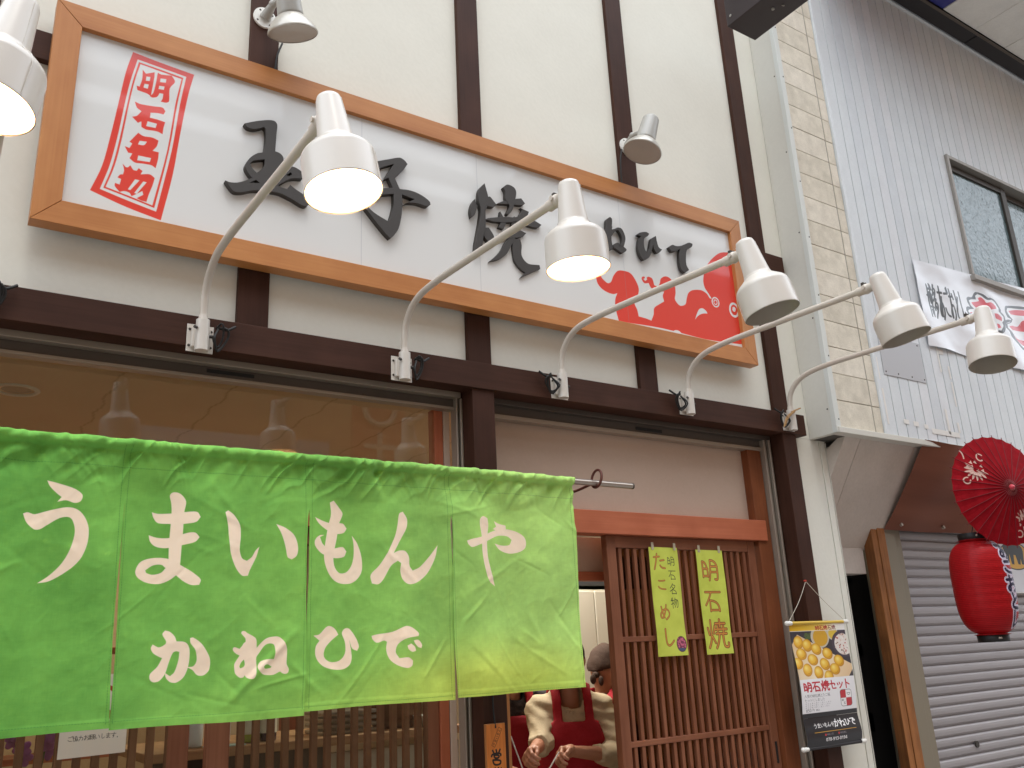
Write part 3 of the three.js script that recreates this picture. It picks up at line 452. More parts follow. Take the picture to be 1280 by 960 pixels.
    for (let k = 0; k < 3; k++) { const a = r2() * 0.02, h = 0.03 + r2() * 0.025; c.push(tube([[cx, 2.575 + by, 0.075], [cx + d * (0.012 + a), 2.59 + by - a, 0.095], [cx + d * (0.02 + a), 2.55 + by, 0.085], [cx + d * 0.006, 2.545 + by - h, 0.08], [cx - d * 0.012, 2.53 + by, 0.092 + a], [cx + d * 0.004, 2.57 + by, 0.085]], 0.0034, 30, 7)); }
    c.push(tube([[cx, 2.58 + by, 0.08], [cx + d * 0.03, 2.572 + by, 0.085], [cx + d * 0.062, 2.592 + by, 0.075]], 0.0045, 12, 7));
    add(t, 'cable', c, M.cable);
    if (i === 5) { const q = []; for (let k = 0; k < 7; k++) { const a = r2() - 0.5, b = r2(); q.push(tube([[x, 2.585, 0.115], [x - 0.03, 2.575 + a * 0.01, 0.12], [x - 0.06 - b * 0.02, 2.548 + a * 0.03, 0.118], [x - 0.085 - b * 0.015, 2.505 + a * 0.02, 0.112]], 0.0022, 12, 5)); } q.push(tube([[x - 0.03, 2.58, 0.115], [x, 2.592, 0.118], [x + 0.05, 2.61, 0.11]], 0.004, 12, 6)); add(t, 'straw_tie', q, std({ color: 0xb08a5c, roughness: 0.9 })); }
  });
}

// ---------- small spotlights on the upper posts ----------
{
  const paint = phy({ color: 0xa9a7a0, roughness: 0.4, clearcoat: 0.3 }), glassy = phy({ color: 0xbdb8ae, roughness: 0.3, metalness: 0.35 }), lens = phy({ color: 0xa39a90, roughness: 0.55, clearcoat: 0.35 });
  const can = lathe([[0, 0.2], [0.034, 0.2], [0.04, 0.19], [0.047, 0.07], [0.047, 0.062], [0.043, 0.06]].reverse(), 32);
  const dome = lathe([[0.04, 0.066], [0.058, 0.05], [0.078, 0.028], [0.09, 0.004], [0.092, -0.003], [0.089, -0.006]].reverse(), 40);
  const face = lathe([[0.0, 0.006], [0.04, 0.003], [0.075, -0.002], [0.0885, -0.004]], 36);
  const spots = [[0.838, 3.862, [0.062, -0.142, 0.148], new THREE.Vector3(0.26, -1, -0.24), 'grey reflector spotlight at the top left on the post above the sign'], [2.655, 3.868, [-0.06, -0.135, 0.168], new THREE.Vector3(-0.33, -1, -0.1), 'grey reflector spotlight above the right half of the sign, its face towards the street']];
  for (const [x, y, off, dir, label] of spots) {
    const t = thing('spotlight', label, 'spotlight', [x, y, 0.022], 'reflector spotlights above the sign');
    add(t, 'flange', rod([x, y, 0.022], [x, y, 0.03], 0.044, 26), M.white);
    add(t, 'screw', [0, 1, 2, 3].map((k) => ball([x + 0.034 * Math.cos(k * 1.57 + 0.6), y + 0.034 * Math.sin(k * 1.57 + 0.6), 0.03], 0.004, 1, 1, 0.6, 8)), M.screw);
    const q = new THREE.Quaternion().setFromUnitVectors(new THREE.Vector3(0, -1, 0), dir.clone().normalize()), c = new THREE.Vector3(x + off[0], y + off[1], 0.022 + off[2]);
    const place = (g) => { const h = g.clone(); h.applyQuaternion(q); h.translate(c.x, c.y, c.z); return h; };
    const up = new THREE.Vector3(0, 0.14, 0).applyQuaternion(q).add(c);
    add(t, 'stem', [rod([x, y, 0.03], [x + (up.x - x) * 0.45, y + 0.03, 0.08], 0.022, 16, 0.013), rod([x + (up.x - x) * 0.45, y + 0.03, 0.08], up.toArray(), 0.011, 12), ball([x + (up.x - x) * 0.45, y + 0.03, 0.08], 0.016)], paint);
    add(t, 'housing', place(can), paint);
    const b = add(t, 'reflector', place(dome), glassy); add(b, 'lens', place(face), lens);
    add(t, 'cable', tube([[x - 0.04, y - 0.03, 0.03], [x - 0.055, y - 0.1, 0.03], [x - 0.052, y - 0.3, 0.018]].map((p, i2) => (x < 1 ? [p[0] + 0.11 - 0.004 * i2, p[1] - 0.06, p[2]] : p)), 0.004, 14, 6), M.cable);
  }
}

// ---------- green split curtain on its rod ----------
{
  const X0 = -0.06, X1 = 1.993, TOP = 2.118, H = 0.775;
  const map = canvasTex(2048, Math.round(2048 * H / (X1 - X0)), (c, w, h) => {
    const img = c.createImageData(w, h), d = img.data;
    for (let y = 0; y < h; y++) for (let x = 0; x < w; x++) {
      const X = lerp(X0, X1, x / w), Y = (y / h) * H;
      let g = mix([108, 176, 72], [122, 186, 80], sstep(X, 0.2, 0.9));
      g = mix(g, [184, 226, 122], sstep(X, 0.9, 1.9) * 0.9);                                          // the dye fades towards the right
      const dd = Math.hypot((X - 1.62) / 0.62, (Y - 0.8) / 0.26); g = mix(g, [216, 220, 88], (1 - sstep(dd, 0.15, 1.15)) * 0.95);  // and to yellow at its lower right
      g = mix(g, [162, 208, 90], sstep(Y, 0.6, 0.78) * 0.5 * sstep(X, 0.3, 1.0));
      const n = fbm(X * 5, Y * 5, 61, 0, 0, 5) - 0.5, m = fbm(X * 26 + Y * 14, Y * 22 - X * 8, 71, 0, 0, 4) - 0.5, wv = (hash(x, y, 5) - 0.5) * 5;
      const k = n * 56 + m * 22 + wv + (noise(X * 700, Y * 60, 8) - 0.5) * 5 + (noise(X * 60, Y * 700, 9) - 0.5) * 5, i = (y * w + x) * 4;
      d[i] = clamp(g[0] + k * 0.9, 0, 255); d[i + 1] = clamp(g[1] + k, 0, 255); d[i + 2] = clamp(g[2] + k * 0.6, 0, 255); d[i + 3] = 255;
    }
    c.putImageData(img, 0, 0);
    const s = w / (X1 - X0), m = (x, y) => [(x - X0) * s, -y * s];
    // fine stitching along casing, slits and hems
    c.strokeStyle = 'rgba(30,90,30,.55)'; c.lineWidth = 1.3; c.setLineDash([4, 3]);
    const line = (a, b, e, f) => { c.beginPath(); c.moveTo(...m(a, -b)); c.lineTo(...m(e, -f)); c.stroke(); };
    line(X0, 0.078, X1, 0.078); line(X0, 0.735, X1, 0.735);
    for (const x of [0.435, 0.452, 0.955, 0.976, 1.447, 1.464]) line(x, 0.02, x + 0.01, 0.74);
    line(1.98, 0.04, 1.972, 0.74); c.setLineDash([]);
    c.fillStyle = '#ffead0'; c.strokeStyle = 'rgba(120,110,40,.5)'; c.lineWidth = 1.6;
    for (const k of Object.keys(CURTAIN)) fillGlyph(c, CURTAIN[k], m);
  });
  const cloth = phy({ map, roughness: 0.92, sheen: 0.25, sheenColor: new THREE.Color(0.6, 0.8, 0.4), sheenRoughness: 0.6, transmission: 0.07, thickness: 0 });
  const t = thing('noren_curtain', 'green split shop curtain with large cream Japanese lettering hanging on a rod', 'curtain', [0.97, 1.36, 0.25]);
  // bottom height, slit lines (x at the slit top and at the hem)
  const cuts = [[-0.055, -0.05], [0.4465, 0.4535], [0.9685, 0.9685], [1.4585, 1.4715], [1.993, 1.978]], bottom = [0.752, 0.757, 0.747, 0.741];
  const rc = rng(404), creases = [[0.84, 0.62, -0.72, 0.69, 0.16, 0.006, 0, 0.011]];
  for (let k = 0; k < 70; k++) { const a = (rc() < 0.6 ? 0.7 : -0.6) + (rc() - 0.5) * 0.9; creases.push([-0.05 + 2.04 * rc(), 0.12 + 0.6 * rc(), Math.cos(a), Math.sin(a), 0.04 + 0.14 * rc(), (rc() - 0.4) * 0.0045, (rc() - 0.5) * 0.12, 0.004 + 0.006 * rc()]); }
  const zc = (X, Y) => {                                  // shared shape near the casing, so that panels meet above the slits
    const y = Y, ga = Math.max(0, 1 - Math.abs(y - 0.05) / 0.085);
    let z = 0.26;
    z += 0.017 * Math.sqrt(Math.max(0, 1 - ((y - 0.013) / 0.016) ** 2)) * (y < 0.029 ? 1 : 0) - 0.006 * sstep(y, 0.02, 0.04);
    const pk = noise(X * 19, 2.2, 4), fan = (y - 0.03) * (10 + 30 * pk), g1 = 1 - Math.abs(2 * noise(X * 30 + fan, 1.7, 6) - 1), g2 = 1 - Math.abs(2 * noise(X * 52 - fan, 4.4, 16) - 1);
    z += ga * (0.026 * (noise(X * 13, 3.1, 5) - 0.5) + 0.024 * (g1 - 0.5) + 0.011 * (g2 - 0.5)) + 0.012 * (noise(X * 60, 0.5, 7) - 0.5) * (1 - sstep(y, 0.012, 0.075));
    const rd = (x, yy) => 1 - Math.abs(2 * fbm(x, yy, 33, 0, 0, 3) - 1);
    const body = sstep(y, 0.06, 0.16);
    z += body * (0.012 * Math.sin(X * 9.5 + y * 1.3) + 0.007 * Math.sin(X * 22 - y * 3) + 0.006 * (rd(X * 4 + y * 5, y * 3 - X * 4) - 0.6) + 0.0016 * (rd(X * 13 - y * 8, y * 10 + X * 5) - 0.6) + 0.0012 * (rd(X * 32 + y * 22, y * 28 - X * 9) - 0.6));
    for (const c of creases) { const dx = X - c[0], dy = y - c[1], a = dx * c[2] + dy * c[3], b = -dx * c[3] + dy * c[2] + 14 * c[6] * a * a; if (Math.abs(a) < c[4]) z += body * c[5] * Math.exp(-((b / c[7]) ** 2)) * (1 - (a / c[4]) ** 2); }
    return z;
  };
  for (let p = 0; p < 4; p++) {
    const g = sheet(170, 200, (u, v) => {
      const Y = (1 - v) * bottom[p], k = sstep(Y, 0.16, 0.2), yy = Y / bottom[p];
      const gap = (s) => s * k * (0.0012 + 0.002 * Math.sin(yy * 3 + p));
      const xl = lerp(cuts[p][0], cuts[p][1], yy) + (p ? gap(1) : 0), xr = lerp(cuts[p + 1][0], cuts[p + 1][1], yy) - (p < 3 ? gap(1) : 0);
      const X = lerp(xl, xr, u) + 0.003 * Math.sin(yy * 7 + p * 2) * k * (u < 0.02 || u > 0.98 ? 1 : 0);
      const sway = k * (0.006 * Math.sin(p * 2.1 + 1) * yy + 0.004 * (u - 0.5) * ((p % 2) * 2 - 1));
      const hem = Y > bottom[p] - 0.02 ? 0.0012 : 0, edge = (Math.min(u, 1 - u) < 0.016 ? 0.001 : 0) * k;
      return [X, TOP - Y + (Y < 0.014 ? 0.003 * (noise(X * 60, 1, 3) - 0.5) : 0) - 0.002 * Math.sin(X * 9) * yy * k, zc(X, Y) + sway + hem + edge];
    });
    const pos = g.attributes.position, uv = g.attributes.uv;
    for (let i = 0; i < pos.count; i++) uv.setXY(i, (pos.getX(i) - X0) / (X1 - X0), 1 - (TOP - pos.getY(i)) / H);
    // closed thickness: a back face 1.5 mm behind
    const back = g.clone(); for (let i = 0; i < pos.count; i++) back.attributes.position.setZ(i, pos.getZ(i) - 0.0015 - (i < 171 * 8 ? 0.038 : 0));
    add(t, 'cloth_panel', [g, back].map((h) => h.toNonIndexed()), cloth);
  }
  const r = thing('curtain_rod', 'thin steel rod that carries the green curtain, its bare end showing', 'curtain rod', [0.9, 2.105, 0.245]);
  add(r, 'bar', rod([-0.4, 2.1065, 0.25], [2.293, 2.1065, 0.25], 0.0115, 20), M.steel);
  add(r, 'end_cap', rod([2.288, 2.1065, 0.25], [2.296, 2.1065, 0.25], 0.0118, 20), M.aluDark);
  for (const [x, label] of [[2.115, 'brown iron ring hook around the bare rod end']]) {
    const k = thing('hook', label, 'hook', [x, 2.1, 0.04]);
    const ringP = []; for (let a = 0; a < 20; a++) ringP.push([x + 0.006 * Math.sin(a * 0.314), 2.124 + 0.034 * Math.sin(a * 0.314), 0.25 + 0.03 * Math.cos(a * 0.314)]);
    add(k, 'ring', tube(ringP, 0.005, 40, 9, true), M.rust);
    add(k, 'shank', tube([[x, 2.11, 0.223], [x, 2.1, 0.12], [x, 2.1, -0.1]], 0.0055, 16, 8), M.rust);
  }
}

// ---------- papers, poster, tag ----------
{
  const paperMat = (map, o = {}) => phy({ map, roughness: 0.6, transmission: 0.08, thickness: 0, ...o });
  const yellow = (draw) => canvasTex(256, 700, (c, w, h) => {
    const img = c.createImageData(w, h), d = img.data;
    for (let y = 0; y < h; y++) for (let x = 0; x < w; x++) { const n = (fbm(x / 70, y / 70, 12, 0, 0, 4) - 0.5) * 26 + (hash(x, y, 3) - 0.5) * 5, i = (y * w + x) * 4; d[i] = 204 + n; d[i + 1] = 215 + n; d[i + 2] = 84 + n; d[i + 3] = 255; }
    c.putImageData(img, 0, 0); draw(c, w, h);
  });
  const outlined = (c, txt, x, y, s, o) => { inkText(c, txt, x, y, s, { ...o, color: '#7a3a2a' }); inkText(c, txt, x, y, s, { ...o, width: o.width - 4.5, color: '#cf8a3a' }); };
  const t1 = yellow((c) => {
    outlined(c, 'た', 24, 40, 112, { width: 11 }); outlined(c, 'こ', 40, 200, 92, { width: 11 }); outlined(c, 'め', 34, 368, 110, { width: 11 }); outlined(c, 'し', 30, 520, 128, { width: 11 });
    inkText(c, '明石名物', 150, 52, 74, { dx: 0, dy: 92, width: 6, color: '#2c3420' });
    c.fillStyle = '#7c3550'; c.beginPath(); c.ellipse(206, 628, 44, 48, 0, 0, 7); c.fill(); c.strokeStyle = '#4a2038'; c.lineWidth = 4; c.stroke();
    c.fillStyle = '#cf6a86'; for (let k = 0; k < 26; k++) { c.beginPath(); c.arc(206 + 36 * (hash(k, 1, 4) - 0.5) * 1.9, 622 + 32 * (hash(k, 2, 4) - 0.5) * 2, 4 + 4 * hash(k, 3, 4), 0, 7); c.fill(); }
    c.fillStyle = '#4a5a78'; c.beginPath(); c.ellipse(206, 662, 30, 10, 0, 0, 7); c.fill();
  });
  const t2 = yellow((c) => { outlined(c, '明', 34, 46, 176, { width: 10 }); outlined(c, '石', 38, 262, 168, { width: 10 }); outlined(c, '焼', 22, 462, 210, { width: 10 }); });
  const papers = [[2.64, 2.812, 1.46, 1.918, t1, 'yellow paper strip with a round octopus sticker taped on the lattice door'], [2.922, 3.092, 1.457, 1.913, t2, 'yellow paper strip with three large orange characters taped on the lattice door']];
  papers.forEach(([x0, x1, y0, y1, map, label], i) => {
    const t = thing('paper_sign', label, 'paper sign', [(x0 + x1) / 2, y0, -0.07], 'yellow papers on the lattice door');
    const f = (u, v) => [lerp(x0, x1, u), lerp(y0, y1, v), -0.067 + 0.004 * Math.sin(v * 7 + u * 2 + i) * (1 - v) + 0.0025 * Math.sin(u * 5 + i * 2) + 0.003 * (1 - v) * u];
    add(t, 'sheet', sheet(10, 24, f), paperMat(map));
    add(t, 'tape', [0.12, 0.88].map((u) => { const x = lerp(x0, x1, u); return box(x - 0.007, x + 0.007, y1 - 0.012, y1 + 0.02, -0.0665 + 0.002, -0.064 + 0.0015, 'y', 0.0004); }), phy({ color: 0xe8e2cc, transmission: 0.6, roughness: 0.3, thickness: 0 }));
  });

  // notice on the window
  {
    const map = canvasTex(360, 440, (c, w, h) => {
      c.fillStyle = '#e8dccb'; c.fillRect(0, 0, w, h);
      c.strokeStyle = '#b3392c'; c.lineWidth = 22; c.beginPath(); c.arc(w * 0.56, h * 0.36, 96, 0, 7); c.stroke(); c.beginPath(); c.moveTo(w * 0.56 - 66, h * 0.36 - 66); c.lineTo(w * 0.56 + 66, h * 0.36 + 66); c.stroke();
      inkText(c, 'ご協力お願いします。', 42, 324, 31, { dx: 29, width: 8, color: '#3a332c' });
    });
    const t = thing('notice', 'white notice with a red ring and a line of small text on the window glass', 'notice', [0.48, 1.28, -0.1]);
    const x0 = 0.392, x1 = 0.57, y0 = 1.28, y1 = 1.5;
    add(t, 'sheet', sheet(4, 4, (u, v) => [lerp(x0, x1, u), lerp(y0, y1, v) - 0.004 * (1 - u), -0.1195]), phy({ map, roughness: 0.7, transmission: 0.25, thickness: 0 }));
  }

  // hanging advertising poster
  {
    const map = canvasTex(600, 800, (c, w, h) => {
      c.fillStyle = '#efeef0'; c.fillRect(0, 0, w, h);
      const gr = c.createLinearGradient(0, 0, w, 0); gr.addColorStop(0, '#e8b413'); gr.addColorStop(0.55, '#f2d368'); gr.addColorStop(0.8, '#f4eee0'); gr.addColorStop(1, '#f4f2ee'); c.fillStyle = gr; c.fillRect(0, 0, w, 62);
      inkText(c, '明石焼', 268, 16, 46, { dx: 44, width: 13, color: '#b4342c' }); inkText(c, '石焼', 404, 16, 46, { dx: 44, width: 11, color: '#8a4a44' });
      // photograph of the dish
      c.save(); c.beginPath(); c.rect(0, 66, w, 412); c.clip();
      c.fillStyle = '#3d3a42'; c.fillRect(0, 66, w, 420);
      c.fillStyle = '#56693c'; for (let k = 0; k < 30; k++) { c.beginPath(); c.ellipse(150 + 80 * hash(k, 1, 2), 84 + 50 * hash(k, 2, 2), 12, 6, k, 0, 7); c.fill(); }
      const board = c.createLinearGradient(0, 100, w, 460); board.addColorStop(0, '#d9b98c'); board.addColorStop(0.5, '#efe0c6'); board.addColorStop(1, '#e6c396'); c.fillStyle = board;
      c.beginPath(); c.moveTo(0, 176); c.lineTo(72, 92); c.lineTo(600, 372); c.lineTo(600, 420); c.lineTo(545, 486); c.lineTo(0, 486); c.fill();
      const bowl = (x, y, r, rim, fill) => { c.fillStyle = rim; c.beginPath(); c.arc(x, y, r, 0, 7); c.fill(); c.fillStyle = fill; c.beginPath(); c.arc(x + 4, y + 4, r * 0.8, 0, 7); c.fill(); };
      bowl(310, 120, 98, '#c9c1ae', '#d8a534'); bowl(452, 92, 62, '#cfc6b4', '#e2c04a'); bowl(548, 190, 120, '#4c4450', '#e6ded6');
      for (let k = 0; k < 50; k++) { const a = hash(k, 5, 7) * 6.3, q = Math.sqrt(hash(k, 6, 7)) * 92; c.fillStyle = ['#b5473a', '#d8b9a8', '#8a5a4a', '#f2ece6'][k % 4]; c.beginPath(); c.ellipse(548 + q * Math.cos(a), 192 + q * Math.sin(a), 9, 5, a, 0, 7); c.fill(); }
      for (const [x, y] of [[72, 160], [160, 190], [250, 226], [360, 270], [470, 338], [80, 262], [190, 316], [310, 360], [110, 400], [226, 428], [410, 408], [330, 470], [20, 340]]) {
        const g = c.createRadialGradient(x - 14, y - 20, 8, x, y, 58); g.addColorStop(0, '#f8dc7a'); g.addColorStop(0.55, '#e8b235'); g.addColorStop(1, '#b87a1a'); c.fillStyle = g; c.beginPath(); c.ellipse(x, y, 50, 56, 0.3 + x, 0, 7); c.fill();
        c.strokeStyle = 'rgba(140,84,14,.5)'; c.lineWidth = 3; c.beginPath(); c.arc(x + 6, y + 10, 22, 0.2, 2); c.stroke();
      }
      c.restore();
      inkText(c, '明石焼', 28, 494, 96, { dx: 96, width: 13, color: '#bf2436' }); inkText(c, 'セット', 318, 500, 80, { dx: 78, width: 14, color: '#bf2436' });
      inkText(c, '人気の明石焼とたこ飯を', 28, 604, 30, { dx: 28, width: 6, color: '#55525a' }); inkText(c, 'セットにしました', 28, 640, 28, { dx: 27, width: 6, color: '#55525a' });
      for (let k = 0; k < 3; k++) inkText(c, '明石名物の焼たこ飯と人気の', 34, 674 - 0 + k * 17, 14, { dx: 22 - k, width: 7, color: '#8a878e' });
      c.fillStyle = '#5e5a60'; c.font = '34px sans-serif'; c.fillText('850', 36, 752); inkText(c, '円', 100, 724, 26, { width: 6, color: '#5e5a60' }); inkText(c, '税込', 140, 730, 20, { width: 7, color: '#5e5a60' });
      // red and white set mark
      c.save(); c.translate(424, 592); c.beginPath(); c.roundRect(0, 0, 126, 140, 22); c.clip(); c.fillStyle = '#f2f0f0'; c.fillRect(0, 0, 126, 140); c.fillStyle = '#c4303a'; c.fillRect(0, 0, 63, 70); c.fillRect(63, 70, 63, 70); c.restore();
      c.strokeStyle = '#2e2a30'; c.lineWidth = 3; c.beginPath(); c.roundRect(424, 592, 126, 140, 22); c.stroke(); c.beginPath(); c.arc(518, 622, 17, 0, 3.14); c.closePath(); c.stroke(); inkText(c, '明石', 434, 668, 24, { dx: 20, dy: 26, width: 8, color: '#444' });
      c.fillStyle = '#1e1c20'; c.fillRect(0, 762, w, 38);
    });
    const foot = canvasTex(600, 230, (c, w, h) => {
      c.fillStyle = '#211f24'; c.fillRect(0, 0, w, h);
      inkText(c, 'うまいもんや', 90, 44, 40, { dx: 36, width: 11, color: '#f2f0ee' }); inkText(c, 'かねひで', 308, 26, 66, { dx: 60, width: 13, color: '#fff' });
      c.fillStyle = '#c8963a'; c.fillRect(84, 112, 460, 5);
      c.fillStyle = '#c4303a'; c.fillRect(186, 130, 14, 16); c.fillRect(330, 130, 14, 16); inkText(c, '明石人気', 206, 128, 18, { width: 10, color: '#8a868c' }); inkText(c, '明石焼名', 350, 128, 18, { width: 10, color: '#8a868c' });
      c.fillStyle = '#f0eeee'; c.font = 'bold 38px sans-serif'; c.fillText('078-913-0194', 190, 190);
    });
    const t = thing('hanging_poster', 'hanging poster with a photo of golden dumplings and a black foot, on a string', 'poster', [3.5, 1.04, 0.07]);
    const x0 = 3.325, x1 = 3.715, y0 = 1.045, y1 = 1.57, ym = 1.168;
    const zz = (v) => 0.078 + 0.008 * Math.sin(v * 5) + 0.004;
    add(t, 'sheet', sheet(6, 20, (u, v) => [lerp(x0, x1, u) - 0.006 * (1 - v), lerp(ym, y1, v), zz(v) + 0.003 * Math.sin(u * 4 + v * 5)]), phy({ map, roughness: 0.4, clearcoat: 0.3 }));
    add(t, 'foot_band', sheet(6, 10, (u, v) => [lerp(x0, x1, u) - 0.006, lerp(y0, ym - 0.001, v), zz(0) + 0.003 * Math.sin(u * 4) + 0.018 * Math.sin((1 - v) * 3.1) * (1 - v)]), phy({ map: foot, roughness: 0.4, clearcoat: 0.3 }));
    for (const [y, dx, z] of [[y1 + 0.004, 0, zz(1)], [y0 - 0.002, -0.008, 0.08]]) {
      add(t, 'pole', rod([x0 - 0.004 + dx, y, z], [x1 + 0.012 + dx, y, z], 0.0075, 12), y > 1.3 ? std({ color: 0xd8b444, roughness: 0.4 }) : std({ color: 0x242226, roughness: 0.4 }));
      for (const s of [0, 1]) { const x = (s ? x1 + 0.012 : x0 - 0.004) + dx; add(t, 'end_cap', [rod([x - 0.016, y, z], [x + 0.016, y, z], 0.0098, 12), ball([x + (s ? 0.014 : -0.014), y, z], 0.0105, 1, 1, 1, 10)], M.white); }
    }
    add(t, 'string', [tube([[x0 - 0.004, y1 + 0.008, zz(1)], [3.42, 1.672, 0.07], [3.5, 1.763, 0.06]], 0.0014, 10, 6), tube([[x1 + 0.014, y1 + 0.008, zz(1)], [3.6, 1.672, 0.07], [3.5, 1.763, 0.06]], 0.0014, 10, 6)], std({ color: 0xcfc6b6 }));
    add(t, 'nail', ball([3.5, 1.765, 0.057], 0.008, 1, 0.7, 1, 10), std({ color: 0xb03a2c }));
  }

  // wooden open-for-business tag on the middle post
  {
    const map = canvasTex(160, 512, (c, w, h) => {
      const img = c.createImageData(w, h), d = img.data;
      for (let y = 0; y < h; y++) for (let x = 0; x < w; x++) { const k = (fbm(x / 14, y / 160, 3, 0, 0, 4) - 0.5) * 44, i = (y * w + x) * 4; d[i] = 214 + k; d[i + 1] = 126 + k * 0.8; d[i + 2] = 50 + k * 0.5; d[i + 3] = 255; }
      c.putImageData(img, 0, 0);
      c.save(); c.translate(88, 88); c.rotate(-1.06); c.strokeStyle = '#3a2010'; c.lineWidth = 2.5; c.strokeRect(-66, -15, 132, 30); inkText(c, 'うまいもん', -62, -11, 22, { dx: 25, width: 9, color: '#3a2010' }); c.restore();
      inkText(c, '営業中', 28, 168, 104, { dx: 0, dy: 116, width: 12, color: '#1c120c' });
    });
    const t = thing('wooden_tag', 'orange wooden tag with black brushed characters hanging on the middle post', 'wooden sign', [1.732, 1.02, 0.06]);
    const body = add(t, 'board', box(1.692, 1.772, 1.02, 1.273, 0.0535, 0.0655, 'y', 0.002), M.honey);
    const face = new THREE.PlaneGeometry(0.0775, 0.25); face.translate(1.732, 1.1465, 0.0662); add(body, 'lettering', face, std({ map, roughness: 0.5 }));
    add(t, 'cord', tube([[1.732, 1.258, 0.067], [1.732, 1.3, 0.058], [1.733, 1.42, 0.054]], 0.003, 12, 6), M.black);
  }
}

// ---------- neighbouring building to the right ----------
{
  const t = thing('neighbour_building', 'two storey neighbour with beige tiled strip, pale siding boards and a closed shutter below', 'building', [5.8, 0, 0]);
  const siding = ['#d6dadc', '#d1d5d8', '#dadcde', '#d3d7d9'].map((c, i) => { const m = speckle([0, 2, 4].map((k) => parseInt(c.slice(1 + k, 3 + k), 16)), 9, { seed: 90 + i, m: 0.9, bump: 0.0004, rough: 0.45 }); return m; });
  const tile = [[215, 207, 190], [210, 202, 185], [219, 211, 195]].map((c, i) => speckle(c, 26, { seed: 96 + i, m: 0.35, bump: 0.0012, rough: 0.9 }));
  const joint = std({ color: 0x55514b, roughness: 0.9 });
  add(t, 'wall', [box(3.905, 9, 2.49, 5.74, -0.12, 0.0, 'y', 0.001), box(3.8, 5.43, 2.49, 5.74, 0.0005, 0.152, 'y', 0.001), box(7.14, 9, 2.49, 5.74, -0.001, 0.152, 'y', 0.001), box(5.429, 7.141, 2.49, 3.66, -0.001, 0.1515, 'y', 0.001), box(5.429, 7.141, 4.6, 5.74, -0.001, 0.1515, 'y', 0.001)], joint);
  add(t, 'corner_casing', box(3.768, 3.8, 2.49, 6.4, 0.001, 0.17, 'y', 0.002), M.casing);
  add(t, 'corner_trim', [box(3.764, 3.8, 2.492, 6.4, 0.1705, 0.1765, 'y', 0.0015), box(3.7615, 3.7675, 2.492, 6.4, 0.15, 0.1765, 'y', 0.0015)], std({ color: 0xd2d4ce, roughness: 0.45 }));
  add(t, 'screw', [0, 1, 2, 3, 4, 5, 6, 7].map((i) => ball([3.79, 2.56 + i * 0.34, 0.177], 0.0045, 1, 1, 0.4, 6)).concat([0, 1, 2, 3, 4].map((i) => ball([3.767, 2.62 + i * 0.5, 0.135], 0.0045, 0.4, 1, 1, 6))), M.screw);
  for (let i = 0; i < 24; i++) {
    const y0 = 2.522 + i * 0.147, m = tile[i % 3], dz = 0.0015 * rand();
    add(t, 'tile_panel', box(3.802, 4.102, y0, y0 + 0.1435, 0.15, 0.166 + dz, 'x', 0.0018), m);
    add(t, 'tile_panel', box(4.112, 4.178, y0, y0 + 0.1435, 0.15, 0.1655 + dz, 'x', 0.0018), tile[(i + 1) % 3]);
  }
  add(t, 'joint_strip', box(4.1025, 4.1115, 2.52, 5.74, 0.15, 0.1645, 'y', 0.001), std({ color: 0x9a9284, roughness: 0.9 }));
  add(t, 'siding_trim', box(4.181, 4.205, 2.52, 5.74, 0.15, 0.18, 'y', 0.003), siding[0]);
  for (let i = 0; i < 50; i++) { const x = 4.207 + i * 0.0945; const cut = x > 5.35 && x < 7.1; for (const [a, b] of cut ? [[2.52, 3.66], [4.58, 5.71]] : [[2.52, 5.71]]) add(t, 'siding_board', box(x, x + 0.0885, a, b, 0.15, 0.1705 + 0.0008 * rand(), 'y', 0.0022), siding[Math.floor(rand() * 4)]); }
  add(t, 'top_trim', box(4.18, 9, 5.71, 5.75, 0.15, 0.19, 'x', 0.003), siding[1]);
  add(t, 'metal_plate', box(4.265, 4.665, 2.866, 3.105, 0.172, 0.1745, 'y', 0.0008), std({ color: 0xb9babd, roughness: 0.35, metalness: 0.3 }));
  add(t, 'screw', [[4.285, 2.885], [4.4, 2.885], [4.53, 2.885], [4.65, 2.885], [4.64, 3.09]].map(([x, y]) => ball([x, y, 0.175], 0.005, 1, 1, 0.4, 8)), M.screw);
  add(t, 'tape_remnant', [[4.21, 2.83, 0.014, 0.13], [4.216, 2.58, 0.016, 0.2], [4.37, 2.598, 0.05, 0.026], [4.46, 2.594, 0.05, 0.028], [4.56, 2.59, 0.04, 0.025], [4.84, 2.96, 0.018, 0.16], [4.93, 2.93, 0.016, 0.08], [4.93, 2.76, 0.016, 0.15], [4.8, 2.58, 0.022, 0.15], [4.63, 2.568, 0.28, 0.03], [4.905, 2.6, 0.02, 0.06], [4.86, 3.075, 0.05, 0.03]].map(([x, y, w, h]) => { const g = box(x, x + w, y, y + h, 0.1722, 0.1732, 'y', 0.0004); g.rotateZ(0); return g; }), std({ color: 0xe3e0da, roughness: 0.7 }), { kind: 'stuff' });
  // upstairs window
  const win = add(t, 'window', [box(5.43, 5.455, 3.66, 4.59, 0.06, 0.19), box(5.455, 7.12, 4.565, 4.59, 0.06, 0.188, 'x'), box(5.40, 7.12, 3.655, 3.69, 0.06, 0.215, 'x'), box(7.12, 7.15, 3.66, 4.6, 0.06, 0.2)], std({ color: 0x9a948c, metalness: 0.4, roughness: 0.45 }));
